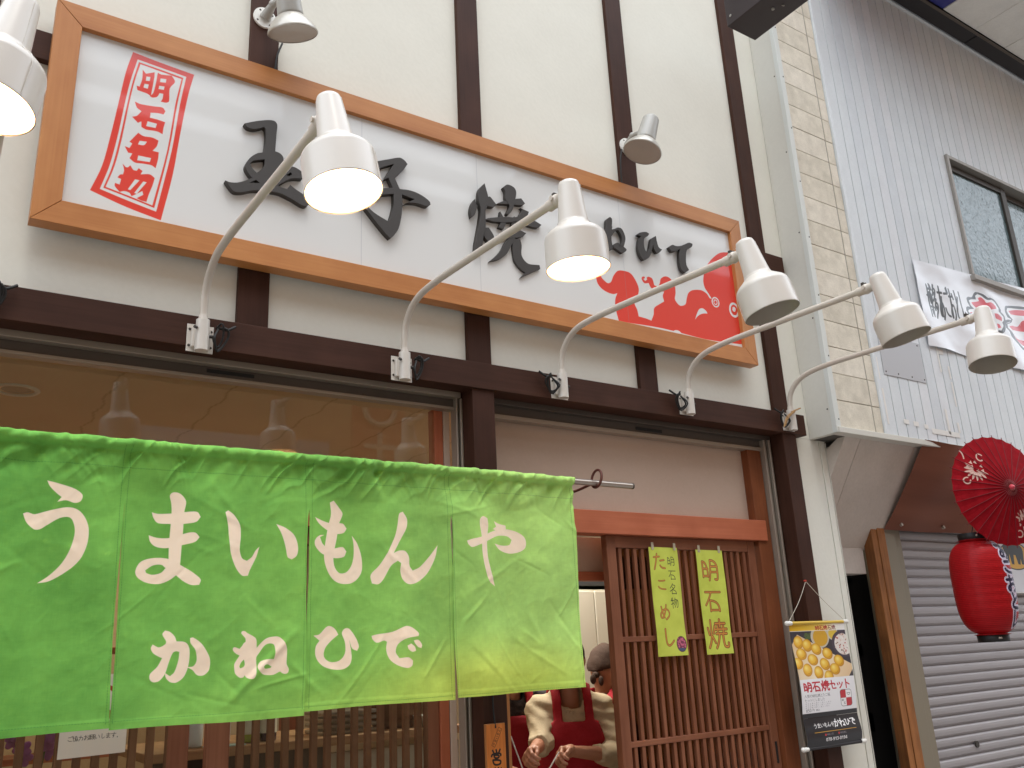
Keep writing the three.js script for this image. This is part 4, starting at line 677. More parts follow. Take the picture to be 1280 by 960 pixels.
  add(win, 'sash', [box(6.17, 6.235, 3.69, 4.555, 0.115, 0.15), box(5.455, 5.49, 3.69, 4.555, 0.118, 0.148), box(5.49, 6.17, 3.69, 3.73, 0.118, 0.148, 'x'), box(5.49, 6.17, 4.515, 4.555, 0.118, 0.148, 'x'), box(6.235, 7.12, 3.69, 3.73, 0.09, 0.118, 'x'), box(6.235, 7.12, 4.515, 4.555, 0.09, 0.118, 'x')], std({ color: 0x4a443e, metalness: 0.4, roughness: 0.5 }));
  const pb = dataTex(256, 256, (u, v) => { const k = 255 * fbm(u * 24, v * 24, 44, 24, 24, 3); return [k, k, k]; }, false, 0.55, 0.55);
  const frost = phy({ color: 0x64777a, roughness: 0.2, bumpMap: pb, bumpScale: 0.005, clearcoat: 0.4, metalness: 0.0 });
  add(win, 'pane', box(5.49, 6.17, 3.73, 4.515, 0.13, 0.134, 'y', 0.0005), frost); add(win, 'pane', box(6.235, 7.12, 3.73, 4.515, 0.1, 0.104, 'y', 0.0005), frost);
  // overhang: fascia, sloped soffit, recessed ground floor
  add(t, 'fascia', box(3.769, 9, 2.488, 2.519, 0.13, 0.186, 'x', 0.003), M.casing);
  const soffM = speckle([206, 196, 186], 12, { seed: 120, bump: 0.0005 });
  const prism = (pts, x0, x1) => { const s = new THREE.Shape(pts.map(([z, y]) => new THREE.Vector2(-z, y))); const g = new THREE.ExtrudeGeometry(s, { depth: x1 - x0, bevelEnabled: false }); g.rotateY(Math.PI / 2); g.translate(x0, 0, 0); return uvBox(g, 'x'); };
  add(t, 'soffit', prism([[0.13, 2.492], [-0.21, 1.965], [-0.25, 1.965], [-0.25, 2.48], [0.12, 2.5]], 4.02, 4.5), soffM);
  add(t, 'soffit', prism([[0.13, 2.492], [-0.135, 2.1], [-0.16, 2.1], [-0.16, 2.48], [0.12, 2.5]], 4.502, 9), soffM);
  add(t, 'soffit', prism([[0.13, 2.492], [-0.02, 2.26], [-0.12, 2.1], [-0.2, 2.0], [-0.25, 2.3], [0.1, 2.5]], 3.887, 4.016), soffM);
  add(t, 'header', box(3.89, 4.36, 1.83, 1.97, -0.3, -0.2, 'x', 0.004), soffM);
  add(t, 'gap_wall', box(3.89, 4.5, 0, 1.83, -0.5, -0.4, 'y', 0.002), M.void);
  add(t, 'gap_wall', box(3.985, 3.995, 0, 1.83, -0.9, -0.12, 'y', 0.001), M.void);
  add(t, 'timber_post', [box(4.376, 4.425, 0, 2.1, -0.2, -0.142), box(4.427, 4.496, 0, 2.1, -0.2, -0.138)], M.oldwood);
  add(t, 'shutter_guide', [box(4.5, 4.61, 0, 2.08, -0.3, -0.152), box(4.613, 4.69, 0, 2.08, -0.3, -0.172)], std({ color: 0x8d8370, roughness: 0.6, metalness: 0.1 }));
  const shut = add(t, 'roller_shutter', [box(4.63, 9, 0, 0.08, -0.235, -0.2, 'x', 0.004), box(4.63, 9, 2.1, 2.3, -0.3, -0.19, 'x', 0.004)], std({ color: 0x7d756c, roughness: 0.6, metalness: 0.2 }));
  const slatG = (() => { const g = new THREE.ExtrudeGeometry(new THREE.Shape([[0, 0], [-0.003, 0.004], [-0.0125, 0.014], [-0.014, 0.03], [-0.0125, 0.043], [-0.003, 0.0515], [0, 0.0535], [0.004, 0.0535], [0.004, 0]].map((p) => new THREE.Vector2(...p))), { depth: 4.36, bevelEnabled: false }); g.rotateY(Math.PI / 2); return uvBox(g, 'x'); })();
  const slatM = [0xa6a1a2, 0xaaa5a6, 0xa29d9e].map((c) => std({ color: c, roughness: 0.5, metalness: 0.2 }));
  for (let i = 0; i < 38; i++) { const g = slatG.clone(); g.translate(4.64, 0.08 + i * 0.0542, -0.215); add(shut, 'shutter_slat', g, slatM[i % 3]); }
  add(shut, 'lock', rod([5.12, 0.89, -0.202], [5.12, 0.89, -0.194], 0.018, 14), M.screw);
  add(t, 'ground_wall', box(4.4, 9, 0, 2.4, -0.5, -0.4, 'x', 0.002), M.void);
}
{
  // brown canvas draped under the overhang
  const t = thing('awning', 'brown canvas sheet draped under the overhang above the closed shutter', 'awning', [5.6, 2.05, 0]);
  const m = (() => { const map = dataTex(256, 256, (u, v) => { const n = (fbm(u * 6, v * 6, 7, 6, 6, 5) - 0.5) * 34; return [130 + n, 76 + n * 0.8, 53 + n * 0.7]; }, true, 1.2, 1.2); return std({ map, roughness: 0.75 }); })();
  const g = sheet(60, 24, (u, v) => {
    const x = lerp(4.487 + 0.03 * v, 8.8, u), z = lerp(-0.135, 0.185, v), y = lerp(2.07, 2.52, v);
    const sag = 0.05 * Math.sin(v * 3.14) * (1 - 0.95 * Math.exp(-u * 12)) + 0.03 * Math.exp(-(((u - 0.06) / 0.03) ** 2)) * v;
    return [x, y - sag * 0.5 - 0.004 * (1 - v) * Math.sin(u * 30), z + sag + 0.012 * Math.sin(u * 40 + v * 3) * (1 - v) + 0.01 * (fbm(u * 30, v * 6, 4, 0, 0, 3) - 0.5)];
  });
  add(t, 'canvas', g, m);
  add(t, 'grommet', [0, 1, 2, 3].map((i) => rod([4.6 + i * 0.42, 2.095, -0.1], [4.6 + i * 0.42, 2.098, -0.088], 0.01, 12)), M.alu);
}
{
  // banner over the siding
  const X0 = 4.765, X1 = 7.3, Y0 = 3.06, Y1 = 3.84;
  const map = canvasTex(2048, 640, (c, w, h) => {
    c.fillStyle = '#eceef2'; c.fillRect(0, 0, w, h);
    const s = w / (X1 - X0), m = (x, y) => [(x + 4.76 - X0) * s, h - (y + 3.1 - Y0) * (h / (Y1 - Y0))];
    c.fillStyle = '#3a4046'; fillGlyph(c, BANNER.dark, m); c.fillStyle = '#f0f0f2'; fillGlyph(c, BANNER.white, m); c.fillStyle = '#dc4a58'; fillGlyph(c, BANNER.red, m);
    const [tx, ty] = m(4.76 - 4.76, 3.53 - 3.1); inkText(c, '博多あごおとし', tx, ty, 190, { dx: 46, dy: -3, sx: 0.24, width: 6.5, color: '#30363a' });
    c.strokeStyle = 'rgba(255,255,255,.7)'; c.lineWidth = 3; for (let k = 0; k < 26; k++) { const x = w * hash(k, 3, 8), y = h * hash(k, 4, 8); c.beginPath(); c.moveTo(x, y); c.lineTo(x + 30 * (hash(k, 5, 8) - 0.3), y + 50 * hash(k, 6, 8)); c.stroke(); }
  });
  const bb = dataTex(256, 256, (u, v) => { const k = 255 * fbm(u * 9, v * 9, 15, 9, 9, 5); return [k, k, k]; }, false, 0.5, 0.5);
  const t = thing('banner', 'white vinyl banner with black text and red outlined characters on the siding', 'banner', [6, 3.1, 0.18]);
  const g = sheet(90, 30, (u, v) => {
    const x = lerp(X0, X1, u), yb = 3.108 - 0.02 * u + 0.006 * Math.sin(u * 20), yt = 3.663 + 0.14 * u;
    return [x - 0.012 * (1 - v) * (1 - u), lerp(yb, yt, v), 0.182 + 0.006 * Math.sin(u * 34 + v * 4) * (0.4 + 0.6 * (1 - v)) + 0.012 * (fbm(u * 14 + v * 3, v * 5, 19, 0, 0, 4) - 0.4)];
  });
  const p = g.attributes.position, uv = g.attributes.uv; for (let i = 0; i < p.count; i++) uv.setXY(i, (p.getX(i) - X0) / (X1 - X0), (p.getY(i) - Y0) / (Y1 - Y0));
  add(t, 'sheet', g, phy({ map, bumpMap: null, roughness: 0.3, clearcoat: 0.5, clearcoatRoughness: 0.2 }));
}
{
  // arcade edge: dark beam, ceiling panels, hanging light housing
  const t = thing('arcade_roof', 'arcade edge with a dark beam, beige ceiling panels and one blue panel', 'arcade roof', [7, 5.6, 0.5]);
  add(t, 'beam', [box(4.3, 6.02, 5.705, 5.95, 0.2, 0.318, 'x', 0.004), box(6.03, 12, 5.705, 5.95, 0.2, 0.318, 'x', 0.004)], std({ color: 0x1d1a1c, roughness: 0.6 }));
  add(t, 'beam_edge', box(4.3, 12, 5.7, 5.706, 0.305, 0.325, 'x', 0.001), M.aluDark);
  const pan = speckle([228, 226, 219], 12, { seed: 130, m: 0.8, bump: 0.0006 }), blue = std({ color: 0x23287a, roughness: 0.4 });
  add(t, 'ceiling_panel', box(4.3, 5.545, 5.72, 5.74, 0.325, 1.05, 'x', 0.003), blue, { label: 'blue ceiling panel' });
  for (let i = 0; i < 15; i++) { const x = 5.552 + i * 0.412; add(t, 'ceiling_panel', box(x, x + 0.408, 5.718 + 0.001 * (i % 2), 5.74, 0.325, 1.05, 'x', 0.003), pan); }
  add(t, 'deck', box(4.3, 12, 5.745, 5.95, 0.32, 1.1, 'x', 0.003), M.aluDark);
  const k = thing('light_housing', 'dark brown hanging light housing at the top edge before the tiled strip', 'light fixture', [3.3, 4.6, 0.9]);
  const hm = std({ color: 0x2c2022, roughness: 0.45 });
  const hb = add(k, 'housing', box(3.2, 3.415, 4.61, 4.78, 0.3, 2.2, 'x', 0.004), hm);
  add(hb, 'screw', [rod([3.3, 4.611, 0.52], [3.3, 4.602, 0.52], 0.008, 10), rod([3.325, 4.611, 0.56], [3.325, 4.6, 0.57], 0.004, 8), ball([3.199, 4.66, 0.33], 0.008, 0.4, 1, 1, 8)], M.grey);
  add(k, 'reflector', box(3.186, 3.199, 4.74, 4.775, 0.36, 0.56, 'x', 0.003), M.white);
}
{
  // paper parasol facing the street
  const C = new THREE.Vector3(4.57, 2.185, 0.5), N = new THREE.Vector3(-0.33, 0.02, 0.94).normalize(), Rr = 0.285;
  const map = canvasTex(1024, 1024, (c, w) => {
    c.fillStyle = '#8c0b17'; c.fillRect(0, 0, w, w);
    for (let k = 0; k < 900; k++) { c.fillStyle = `rgba(${k % 2 ? '210,40,56' : '110,6,18'},.07)`; c.beginPath(); c.arc(w * hash(k, 1, 9), w * hash(k, 2, 9), 6 + 30 * hash(k, 3, 9), 0, 7); c.fill(); }
    c.fillStyle = c.strokeStyle = '#d2b4a6';
    const flower = (cx, cy, s, rot) => {
      c.save(); c.translate(cx, cy); c.rotate(rot); c.scale(s, s);
      for (let k = 0; k < 9; k++) { c.save(); c.rotate(0.5 + k * 0.42); c.beginPath(); c.ellipse(52, 0, 34, 8, 0, 0, 7); c.fill(); c.restore(); }
      c.lineWidth = 8; for (let i = 0; i < 4; i++) for (let j = 0; j < 4; j++) { c.beginPath(); c.moveTo(-70 + i * 34, -60 + j * 34); c.lineTo(-48 + i * 34, -76 + j * 36); c.lineTo(-44 + i * 32, -44 + j * 32); c.closePath(); if ((i + j) % 3) c.fill(); }
      c.lineWidth = 10; c.beginPath(); c.moveTo(-60, -96); c.bezierCurveTo(-40, -170, -110, -190, -150, -140); c.stroke(); c.beginPath(); c.arc(64, -96, 26, 1.2, 5.6); c.stroke(); c.beginPath(); c.arc(-86, 76, 24, 0, 5); c.stroke();
      c.restore();
    };
    flower(250, 330, 1.25, 0); flower(650, 800, 1.15, 2.9);
    for (let k = 0; k < 30; k++) { c.save(); c.translate(512, 512); c.rotate((k / 30) * Math.PI * 2); c.lineWidth = 5; c.beginPath(); c.moveTo(36, 0); c.lineTo(74, 0); c.stroke(); c.restore(); }
  });
  const t = thing('parasol', 'red paper parasol with white floral patterns mounted above the lantern', 'parasol', C.toArray());
  const q = new THREE.Quaternion().setFromUnitVectors(new THREE.Vector3(0, 0, 1), N), nr = 30, pos = [], uv = [], tri = (a, b, c) => { for (const p of [a, b, c]) { pos.push(...p.p); uv.push(...p.u); } };
  const pt = (k, r, seg) => { const a = (k / nr) * Math.PI * 2, rr = r * Rr * (seg ? Math.cos(Math.PI / nr) * 0.985 : 1); return { p: [rr * Math.cos(a), rr * Math.sin(a), 0.085 * (1 - r) - (seg ? 0.0012 * r : 0)], u: [0.5 + (r * 0.5 * Math.cos(a)), 0.5 + r * 0.5 * Math.sin(a)] }; };
  for (let k = 0; k < nr; k++) for (let j = 0; j < 4; j++) { const r0 = 0.06 + 0.235 * j, r1 = 0.06 + 0.235 * (j + 1); for (const [a, b, sa, sb] of [[k, k + 0.5, 0, 1], [k + 0.5, k + 1, 1, 0]]) { tri(pt(a, r0, sa), pt(a, r1, sa), pt(b, r1, sb)); tri(pt(a, r0, sa), pt(b, r1, sb), pt(b, r0, sb)); } }
  const g = new THREE.BufferGeometry(); g.setAttribute('position', new THREE.Float32BufferAttribute(pos, 3)); g.setAttribute('uv', new THREE.Float32BufferAttribute(uv, 2)); g.computeVertexNormals();
  const fix = (h) => { h.applyQuaternion(q); return h; };
  add(t, 'canopy', fix(g), phy({ map, roughness: 0.8, specularIntensity: 0.2, transmission: 0.12, thickness: 0 }), { local: true });
  const ribM = std({ color: 0x6e0d17, roughness: 0.8 });
  for (let k = 0; k < nr; k++) { const a = (k / nr) * Math.PI * 2, c = Math.cos(a), s = Math.sin(a); add(t, 'rib', fix(rod([0.02 * c, 0.02 * s, 0.0815], [1.035 * Rr * c, 1.035 * Rr * s, -0.0035], 0.0017, 6)), ribM, { local: true }); }
  add(t, 'hub', fix(merge([lathe([[0.014, 0], [0.013, 0.008], [0.007, 0.016], [0, 0.02]], 20).rotateX(Math.PI / 2).translate(0, 0, 0.08)])), std({ color: 0xc83a48, roughness: 0.4 }), { local: true });
  add(t, 'pole', fix(rod([0, 0, 0.08], [0, 0, -0.3], 0.008, 10)), M.dark, { local: true });
}
{
  // red paper lantern
  const x = 4.508, z = 0.35, y0 = 1.478, y1 = 1.95, map = canvasTex(1024, 512, (c, w, h) => {
    c.fillStyle = '#a80c14'; c.fillRect(0, 0, w, h);
    for (let y = 0; y < h; y += 9.5) { c.fillStyle = 'rgba(230,60,60,.35)'; c.fillRect(0, y, w, 2.2); c.fillStyle = 'rgba(110,0,8,.3)'; c.fillRect(0, y + 5, w, 2.4); }
    const word = (wd, col) => inkText(c, 'あごおとし', w * 0.46, 26, 92, { dx: 0, dy: 90, width: wd, sx: 1.25, color: col }); word(40, '#cfc6d8'); word(17, '#1f1436');
  });
  const prof = []; const H = y1 - y0; for (let i = 0; i <= 120; i++) { const v = i / 120, e = Math.pow(Math.abs(2 * v - 1), 3.6); prof.push([0.143 * Math.pow(Math.max(0, 1 - e), 0.36) * (0.97 + 0.03 * v) * 1 + 0.0016 * Math.cos(v * 54 * 6.283) + 0.0, v * H]); }
  prof[0][0] = prof[120][0] = 0.07; prof[1][0] = Math.max(prof[1][0], 0.085); prof[119][0] = Math.max(prof[119][0], 0.085);
  const t = thing('paper_lantern', 'red ribbed paper lantern with dark outlined writing hanging before the shutter', 'lantern', [x, y0 - 0.04, z]);
  const body = new THREE.LatheGeometry(prof.map((p) => new THREE.Vector2(...p)), 56); body.rotateY(3.2); body.translate(x, y0, z);
  add(t, 'shade', body.toNonIndexed(), phy({ map, roughness: 0.55, specularIntensity: 0.35, clearcoat: 0.08, transmission: 0.08, thickness: 0 }));
  const ringG = (y, h) => lathe([[0.05, 0], [0.072, 0], [0.074, h], [0.05, h]], 32).translate(x, y, z);
  add(t, 'cap', ringG(y1 - 0.004, 0.036), M.black); add(t, 'cap', ringG(y0 - 0.032, 0.036), M.black);
  add(t, 'rivet', [[y1 + 0.014, 2.6], [y0 - 0.014, 2.2], [y0 - 0.014, 3.2], [y0 - 0.014, 1.3]].map(([y, a]) => ball([x + 0.075 * Math.cos(a + 0.9), y, z + 0.075 * Math.sin(a - 1.2 + 0.9)], 0.005)), M.alu);
  add(t, 'wire', tube([[x - 0.01, y1 + 0.03, z], [x + 0.04, 2.1, z + 0.02], [4.655, 2.188, 0.39]], 0.0025, 14, 6), M.black);
}
{
  // delivery sign behind the lantern
  const map = canvasTex(256, 320, (c, w, h) => { c.fillStyle = '#dcdce0'; c.fillRect(0, 0, w, h); c.fillStyle = '#d9a21c'; c.beginPath(); c.ellipse(128, 96, 108, 84, 0, 0, 7); c.fill(); c.strokeStyle = '#1a1714'; c.lineWidth = 7; c.stroke(); c.fillStyle = '#161412'; c.beginPath(); c.ellipse(120, 50, 70, 40, 0.1, 0, 7); c.fill(); for (const [x, s] of [[70, 22], [104, 18], [150, 24], [176, 16]]) { c.beginPath(); c.moveTo(x - s, 60); c.lineTo(x + s, 60); c.lineTo(x + 6, 150); c.lineTo(x - 10, 146); c.fill(); } });
  const t = thing('plate_sign', 'white plate with a yellow oval emblem on the shutter behind the lantern', 'sign', [5.9, 1.72, -0.17]);
  add(t, 'plate', box(5.7, 6.15, 1.72, 2.06, -0.182, -0.172, 'y', 0.002), M.white);
  const f = new THREE.PlaneGeometry(0.44, 0.33); f.translate(5.925, 1.89, -0.1715); add(t, 'emblem', f, std({ map, roughness: 0.4 }));
}

// ---------- inside the shop ----------
{
  const t = thing('kitchen_cabinet', 'tall white cabinet behind the cooks in the open doorway', 'cabinet', [3.3, 0, -1.7]);
  const wm = std({ color: 0xdcdacb, roughness: 0.4 });
  add(t, 'body', box(2.7, 3.86, 0, 1.85, -2.0, -1.42, 'y', 0.006), wm);
  for (const [a, b] of [[2.705, 3.02], [3.026, 3.394], [3.4, 3.85]]) add(t, 'door', box(a, b, 0.05, 1.838, -1.421, -1.4, 'y', 0.004), wm);
  const hd = thing('range_hood', 'dark grey metal hood above the white cabinet', 'range hood', [3.3, 1.86, -1.6]);
  add(hd, 'canopy', box(2.6, 3.86, 1.87, 2.05, -2.0, -1.41, 'x', 0.006), std({ color: 0x565a60, metalness: 0.5, roughness: 0.4 }));
  const lt = thing('kitchen_lamp', 'flat ceiling lamp that lights the kitchen behind the doorway', 'ceiling lamp', [2.8, 2.49, -1.2]);
  add(lt, 'frame', box(2.45, 3.15, 2.497, 2.519, -1.4, -1.0, 'x', 0.004), M.white);
  const pl = new THREE.PlaneGeometry(0.66, 0.36).rotateX(Math.PI / 2); pl.translate(2.8, 2.4955, -1.2);
  add(lt, 'diffuser', pl, std({ color: 0xffffff, emissive: 0xfff6ea, emissiveIntensity: 12 }));
  const ra = new THREE.RectAreaLight(0xfff4e4, 34, 0.66, 0.36); ra.position.set(0, 0.0025, 0); ra.rotation.x = -Math.PI / 2; lt.add(ra);
  const l2 = thing('dining_lamp', 'flat ceiling lamp at the back of the dining room behind the lattice window', 'ceiling lamp', [0.6, 2.49, -2.5]);
  add(l2, 'frame', box(0.2, 1.0, 2.497, 2.519, -2.7, -2.3, 'x', 0.004), M.white);
  const pl2 = new THREE.PlaneGeometry(0.74, 0.36).rotateX(Math.PI / 2); pl2.translate(0.6, 2.4955, -2.5);
  add(l2, 'diffuser', pl2, std({ color: 0xffffff, emissive: 0xffe6c4, emissiveIntensity: 6 }));
  const rb = new THREE.RectAreaLight(0xffdcae, 14, 0.74, 0.36); rb.position.set(0, 0.0025, 0); rb.rotation.x = -Math.PI / 2; l2.add(rb);
  // service counter with trays, jars and boxes behind the lattice
  const ct = thing('counter', 'wooden topped counter seen through the window lattice', 'counter', [1.5, 0, -0.9]);
  add(ct, 'top', box(0.75, 2.05, 1.19, 1.222, -1.25, -0.66, 'x', 0.004), wood([196, 158, 118], [168, 126, 88], { seed: 61 }));
  add(ct, 'front', box(0.78, 1.42, 0, 1.19, -0.74, -0.7, 'y', 0.003), std({ color: 0x4b4239, roughness: 0.7 }));
  add(ct, 'front', box(1.424, 2.03, 0, 1.16, -0.741, -0.7, 'y', 0.003), std({ color: 0xb9b3a0, roughness: 0.7 }));
  const put = (name, label, cat, x, z, parts) => { const o = thing(name, label, cat, [x, 1.223, z]); for (const [n, g, m] of parts) add(o, n, g.translate(x, 1.223, z), m); return o; };
  const clear = phy({ color: 0xdfe6e0, roughness: 0.15, clearcoat: 0.5 }), tin = std({ color: 0x8f8a80, metalness: 0.7, roughness: 0.35 });
  put('jar', 'pale glass jar on the counter nearest the wide lattice stile', 'jar', 0.93, -0.78, [['body', lathe([[0, 0], [0.036, 0], [0.038, 0.006], [0.038, 0.1], [0.03, 0.115], [0.03, 0.12]], 24), clear], ['lid', lathe([[0.032, 0.12], [0.032, 0.14], [0, 0.14]], 24), tin]]);
  put('jar', 'glass jar behind the green bottle on the counter', 'jar', 1.07, -0.92, [['body', lathe([[0, 0], [0.04, 0], [0.042, 0.006], [0.042, 0.12], [0.034, 0.14]], 24), clear], ['lid', lathe([[0.036, 0.14], [0.036, 0.155], [0, 0.155]], 24), M.white]]);
  const bottle = (c) => [['body', lathe([[0, 0], [0.03, 0], [0.032, 0.006], [0.032, 0.13], [0.024, 0.16], [0.013, 0.18], [0.013, 0.21]], 24), phy({ color: c, roughness: 0.2, clearcoat: 0.6 })], ['label_band', lathe([[0.0328, 0.03], [0.0328, 0.1]], 24), std({ color: 0xe2e0cf })], ['cap', lathe([[0.0145, 0.205], [0.0145, 0.225], [0, 0.225]], 16), M.white]];
  put('bottle', 'yellow green sauce bottle on the counter', 'bottle', 1.15, -0.78, bottle(0x9fb23a)); put('bottle', 'dark sauce bottle with a pale label beside the yellow green one', 'bottle', 1.215, -0.77, bottle(0x2a2440));
  put('menu_card', 'pale blue card lying on the counter edge', 'card', 1.03, -0.71, [['sheet', box(-0.07, 0.07, 0, 0.004, -0.04, 0.04, 'x', 0.001), std({ color: 0xb8d4d2 })]]);
  put('tray', 'stack of dark steel trays on the counter', 'tray', 1.55, -0.85, [['stack', merge([0, 1, 2, 3].map((k) => box(-0.12, 0.12, k * 0.024, k * 0.024 + 0.014, -0.1, 0.1, 'x', 0.004))), tin]]);
  put('basket', 'brown woven basket right of the steel trays', 'basket', 1.8, -0.86, [['body', lathe([[0, 0], [0.09, 0], [0.11, 0.06], [0.115, 0.13], [0.108, 0.13], [0.1, 0.06], [0, 0.01]], 28), wood([126, 84, 50], [84, 52, 30], { seed: 66 })], ['rim', new THREE.TorusGeometry(0.112, 0.006, 8, 30).rotateX(Math.PI / 2).translate(0, 0.13, 0), M.oldwood]]);
  put('bowl', 'white bowl beside the brown basket on the counter', 'bowl', 1.9, -0.74, [['body', lathe([[0, 0], [0.03, 0], [0.058, 0.03], [0.062, 0.045], [0.058, 0.045], [0.03, 0.008], [0, 0.006]], 28), M.white]]);
  const sh = thing('shelf', 'dim shelf unit along the back of the dining room', 'shelf', [0.3, 0, -2.4]);
  for (const y of [0.6, 1.1, 1.6]) add(sh, 'board', box(-0.6, 1.9, y, y + 0.03, -2.6, -2.3, 'x', 0.003), M.cedar);
  add(sh, 'side_panel', box(-0.63, -0.6, 0, 1.9, -2.6, -2.3), M.cedar); add(sh, 'side_panel', box(1.9, 1.93, 0, 1.9, -2.6, -2.3), M.cedar);
  // ceiling downlight, off
  const dl = thing('downlight', 'round recessed downlight in the ceiling behind the window glass', 'ceiling lamp', [0.22, 2.515, -0.77]);
  add(dl, 'ring', lathe([[0.062, 0.004], [0.062, -0.003], [0.074, -0.005], [0.08, 0.0], [0.08, 0.004]], 36).translate(0.22, 2.518, -0.77), M.white);
  add(dl, 'reflector', lathe([[0.062, 0.004], [0.05, 0.0035], [0, 0.003]].reverse(), 30).translate(0.22, 2.5165, -0.77), std({ color: 0x6e6459, roughness: 0.4, metalness: 0.3 }));
  // potted orchid
  const or = thing('orchid', 'pink orchid blossoms behind the lattice at the lower left', 'plant', [0.33, 1.05, -0.26]);
  add(or, 'pot', lathe([[0, 0], [0.045, 0], [0.06, 0.1], [0.055, 0.1], [0.04, 0.01], [0, 0.01]], 24).translate(0.33, 1.05, -0.26), M.white);
  add(or, 'stem', [tube([[0.33, 1.12, -0.26], [0.31, 1.25, -0.25], [0.3, 1.36, -0.24]], 0.004, 12, 6), tube([[0.34, 1.12, -0.26], [0.37, 1.26, -0.25], [0.375, 1.38, -0.24]], 0.004, 12, 6)], std({ color: 0x4a5a2c }));
  const pm = phy({ color: 0xc06ab8, roughness: 0.7, transmission: 0.2, thickness: 0 }), pet = [];
  for (let k = 0; k < 10; k++) { const cx = (k % 2 ? 0.375 : 0.305) + (rand() - 0.5) * 0.04, cy = 1.28 + 0.012 * k, cz = -0.245 + (rand() - 0.5) * 0.03; for (let j = 0; j < 5; j++) { const a = j * 1.257 + k; const g = new THREE.SphereGeometry(0.014, 8, 6); g.scale(1, 0.75, 0.25); g.translate(0.013, 0, 0); g.rotateZ(a); g.translate(cx, cy, cz); pet.push(g.toNonIndexed()); } }
  add(or, 'blossom', pet, pm);
  const stand = thing('plant_stand', 'small wooden stand that carries the orchid', 'stand', [0.33, 0, -0.26]);
  add(stand, 'top', box(0.2, 0.46, 1.02, 1.048, -0.36, -0.16, 'x'), M.cedar); for (const [x, z] of [[0.21, -0.35], [0.43, -0.35], [0.21, -0.19], [0.43, -0.19]]) add(stand, 'leg', box(x, x + 0.022, 0.02, 1.02, z, z + 0.022), M.cedar);
}

// ---------- people in the doorway ----------
const V = (...a) => new THREE.Vector3(...a);
function capsule(a, b, ra, rb) { const ab = b.clone().sub(a), L = ab.lengthSq() || 1e-9; return (x, y, z) => { const px = x - a.x, py = y - a.y, pz = z - a.z, h = clamp((px * ab.x + py * ab.y + pz * ab.z) / L, 0, 1); return Math.hypot(px - ab.x * h, py - ab.y * h, pz - ab.z * h) - lerp(ra, rb, h); }; }
function ellipsoid(c, r, fwd) { const yaw = Math.atan2(fwd.x, fwd.z), cs = Math.cos(yaw), sn = Math.sin(yaw); return (x, y, z) => { const dx = x - c.x, dy = y - c.y, dz = z - c.z, lx = (cs * dx - sn * dz) / r[0], ly = dy / r[1], lz = (sn * dx + cs * dz) / r[2], k = Math.hypot(lx, ly, lz); return (k - 1) * Math.min(...r) * 1.15; }; }
const smin = (a, b, k) => { const h = Math.max(k - Math.abs(a - b), 0) / k; return Math.min(a, b) - h * h * k * 0.25; };
const union = (fs, k) => (x, y, z) => { let d = 1e9; for (const f of fs) d = smin(d, f(x, y, z), k); return d; };
const skinM = phy({ color: 0xc89074, roughness: 0.5, sheen: 0.2 }), hairM = std({ color: 0x1c1512, roughness: 0.6 });
function hand(wrist, tip, palmN, curl) {      // palm, four fingers of unequal length bent round what they hold, and a thumb from the side
  const d = tip.clone().sub(wrist).normalize(), n = palmN.clone().addScaledVector(d, -palmN.dot(d)).normalize(), s = new THREE.Vector3().crossVectors(d, n), at = (a, b, c) => wrist.clone().addScaledVector(d, a).addScaledVector(s, b).addScaledVector(n, c);
  const fs = [capsule(at(0, 0.012, 0), at(0.062, 0.024, 0), 0.02, 0.012), capsule(at(0, -0.01, 0), at(0.064, -0.022, 0), 0.02, 0.012), capsule(at(0, 0, 0), at(0.066, 0, 0), 0.02, 0.0135)], sep = [];
  const len = [0.9, 1.02, 0.97, 0.76];
  [0.028, 0.009, -0.01, -0.027].forEach((b, i) => { let p = at(0.066 - Math.abs(b) * 0.15, b, 0), a = 0.25, L = len[i]; const q = [p]; for (let k = 0; k < 3; k++) { a += curl * [0.55, 0.8, 0.6][k]; const step = [0.038, 0.024, 0.019][k] * L; p = p.clone().addScaledVector(d, Math.cos(a) * step).addScaledVector(n, Math.sin(a) * step); q.push(p); } for (let k = 0; k < 3; k++) sep.push(capsule(q[k], q[k + 1], 0.0086 - k * 0.0006, 0.0082 - k * 0.0006)); });
  const th = [at(0.012, 0.02, 0.006), at(0.038, 0.038, 0.022), at(0.064, 0.034, 0.036), at(0.082, 0.02, 0.042)];
  fs.push(capsule(th[0], th[1], 0.014, 0.0105)); sep.push(capsule(th[1], th[2], 0.0102, 0.0092), capsule(th[2], th[3], 0.009, 0.0075));
  const palm = union(fs, 0.014), fing = union(sep, 0.004); return (x, y, z) => smin(palm(x, y, z), fing(x, y, z), 0.006);
}
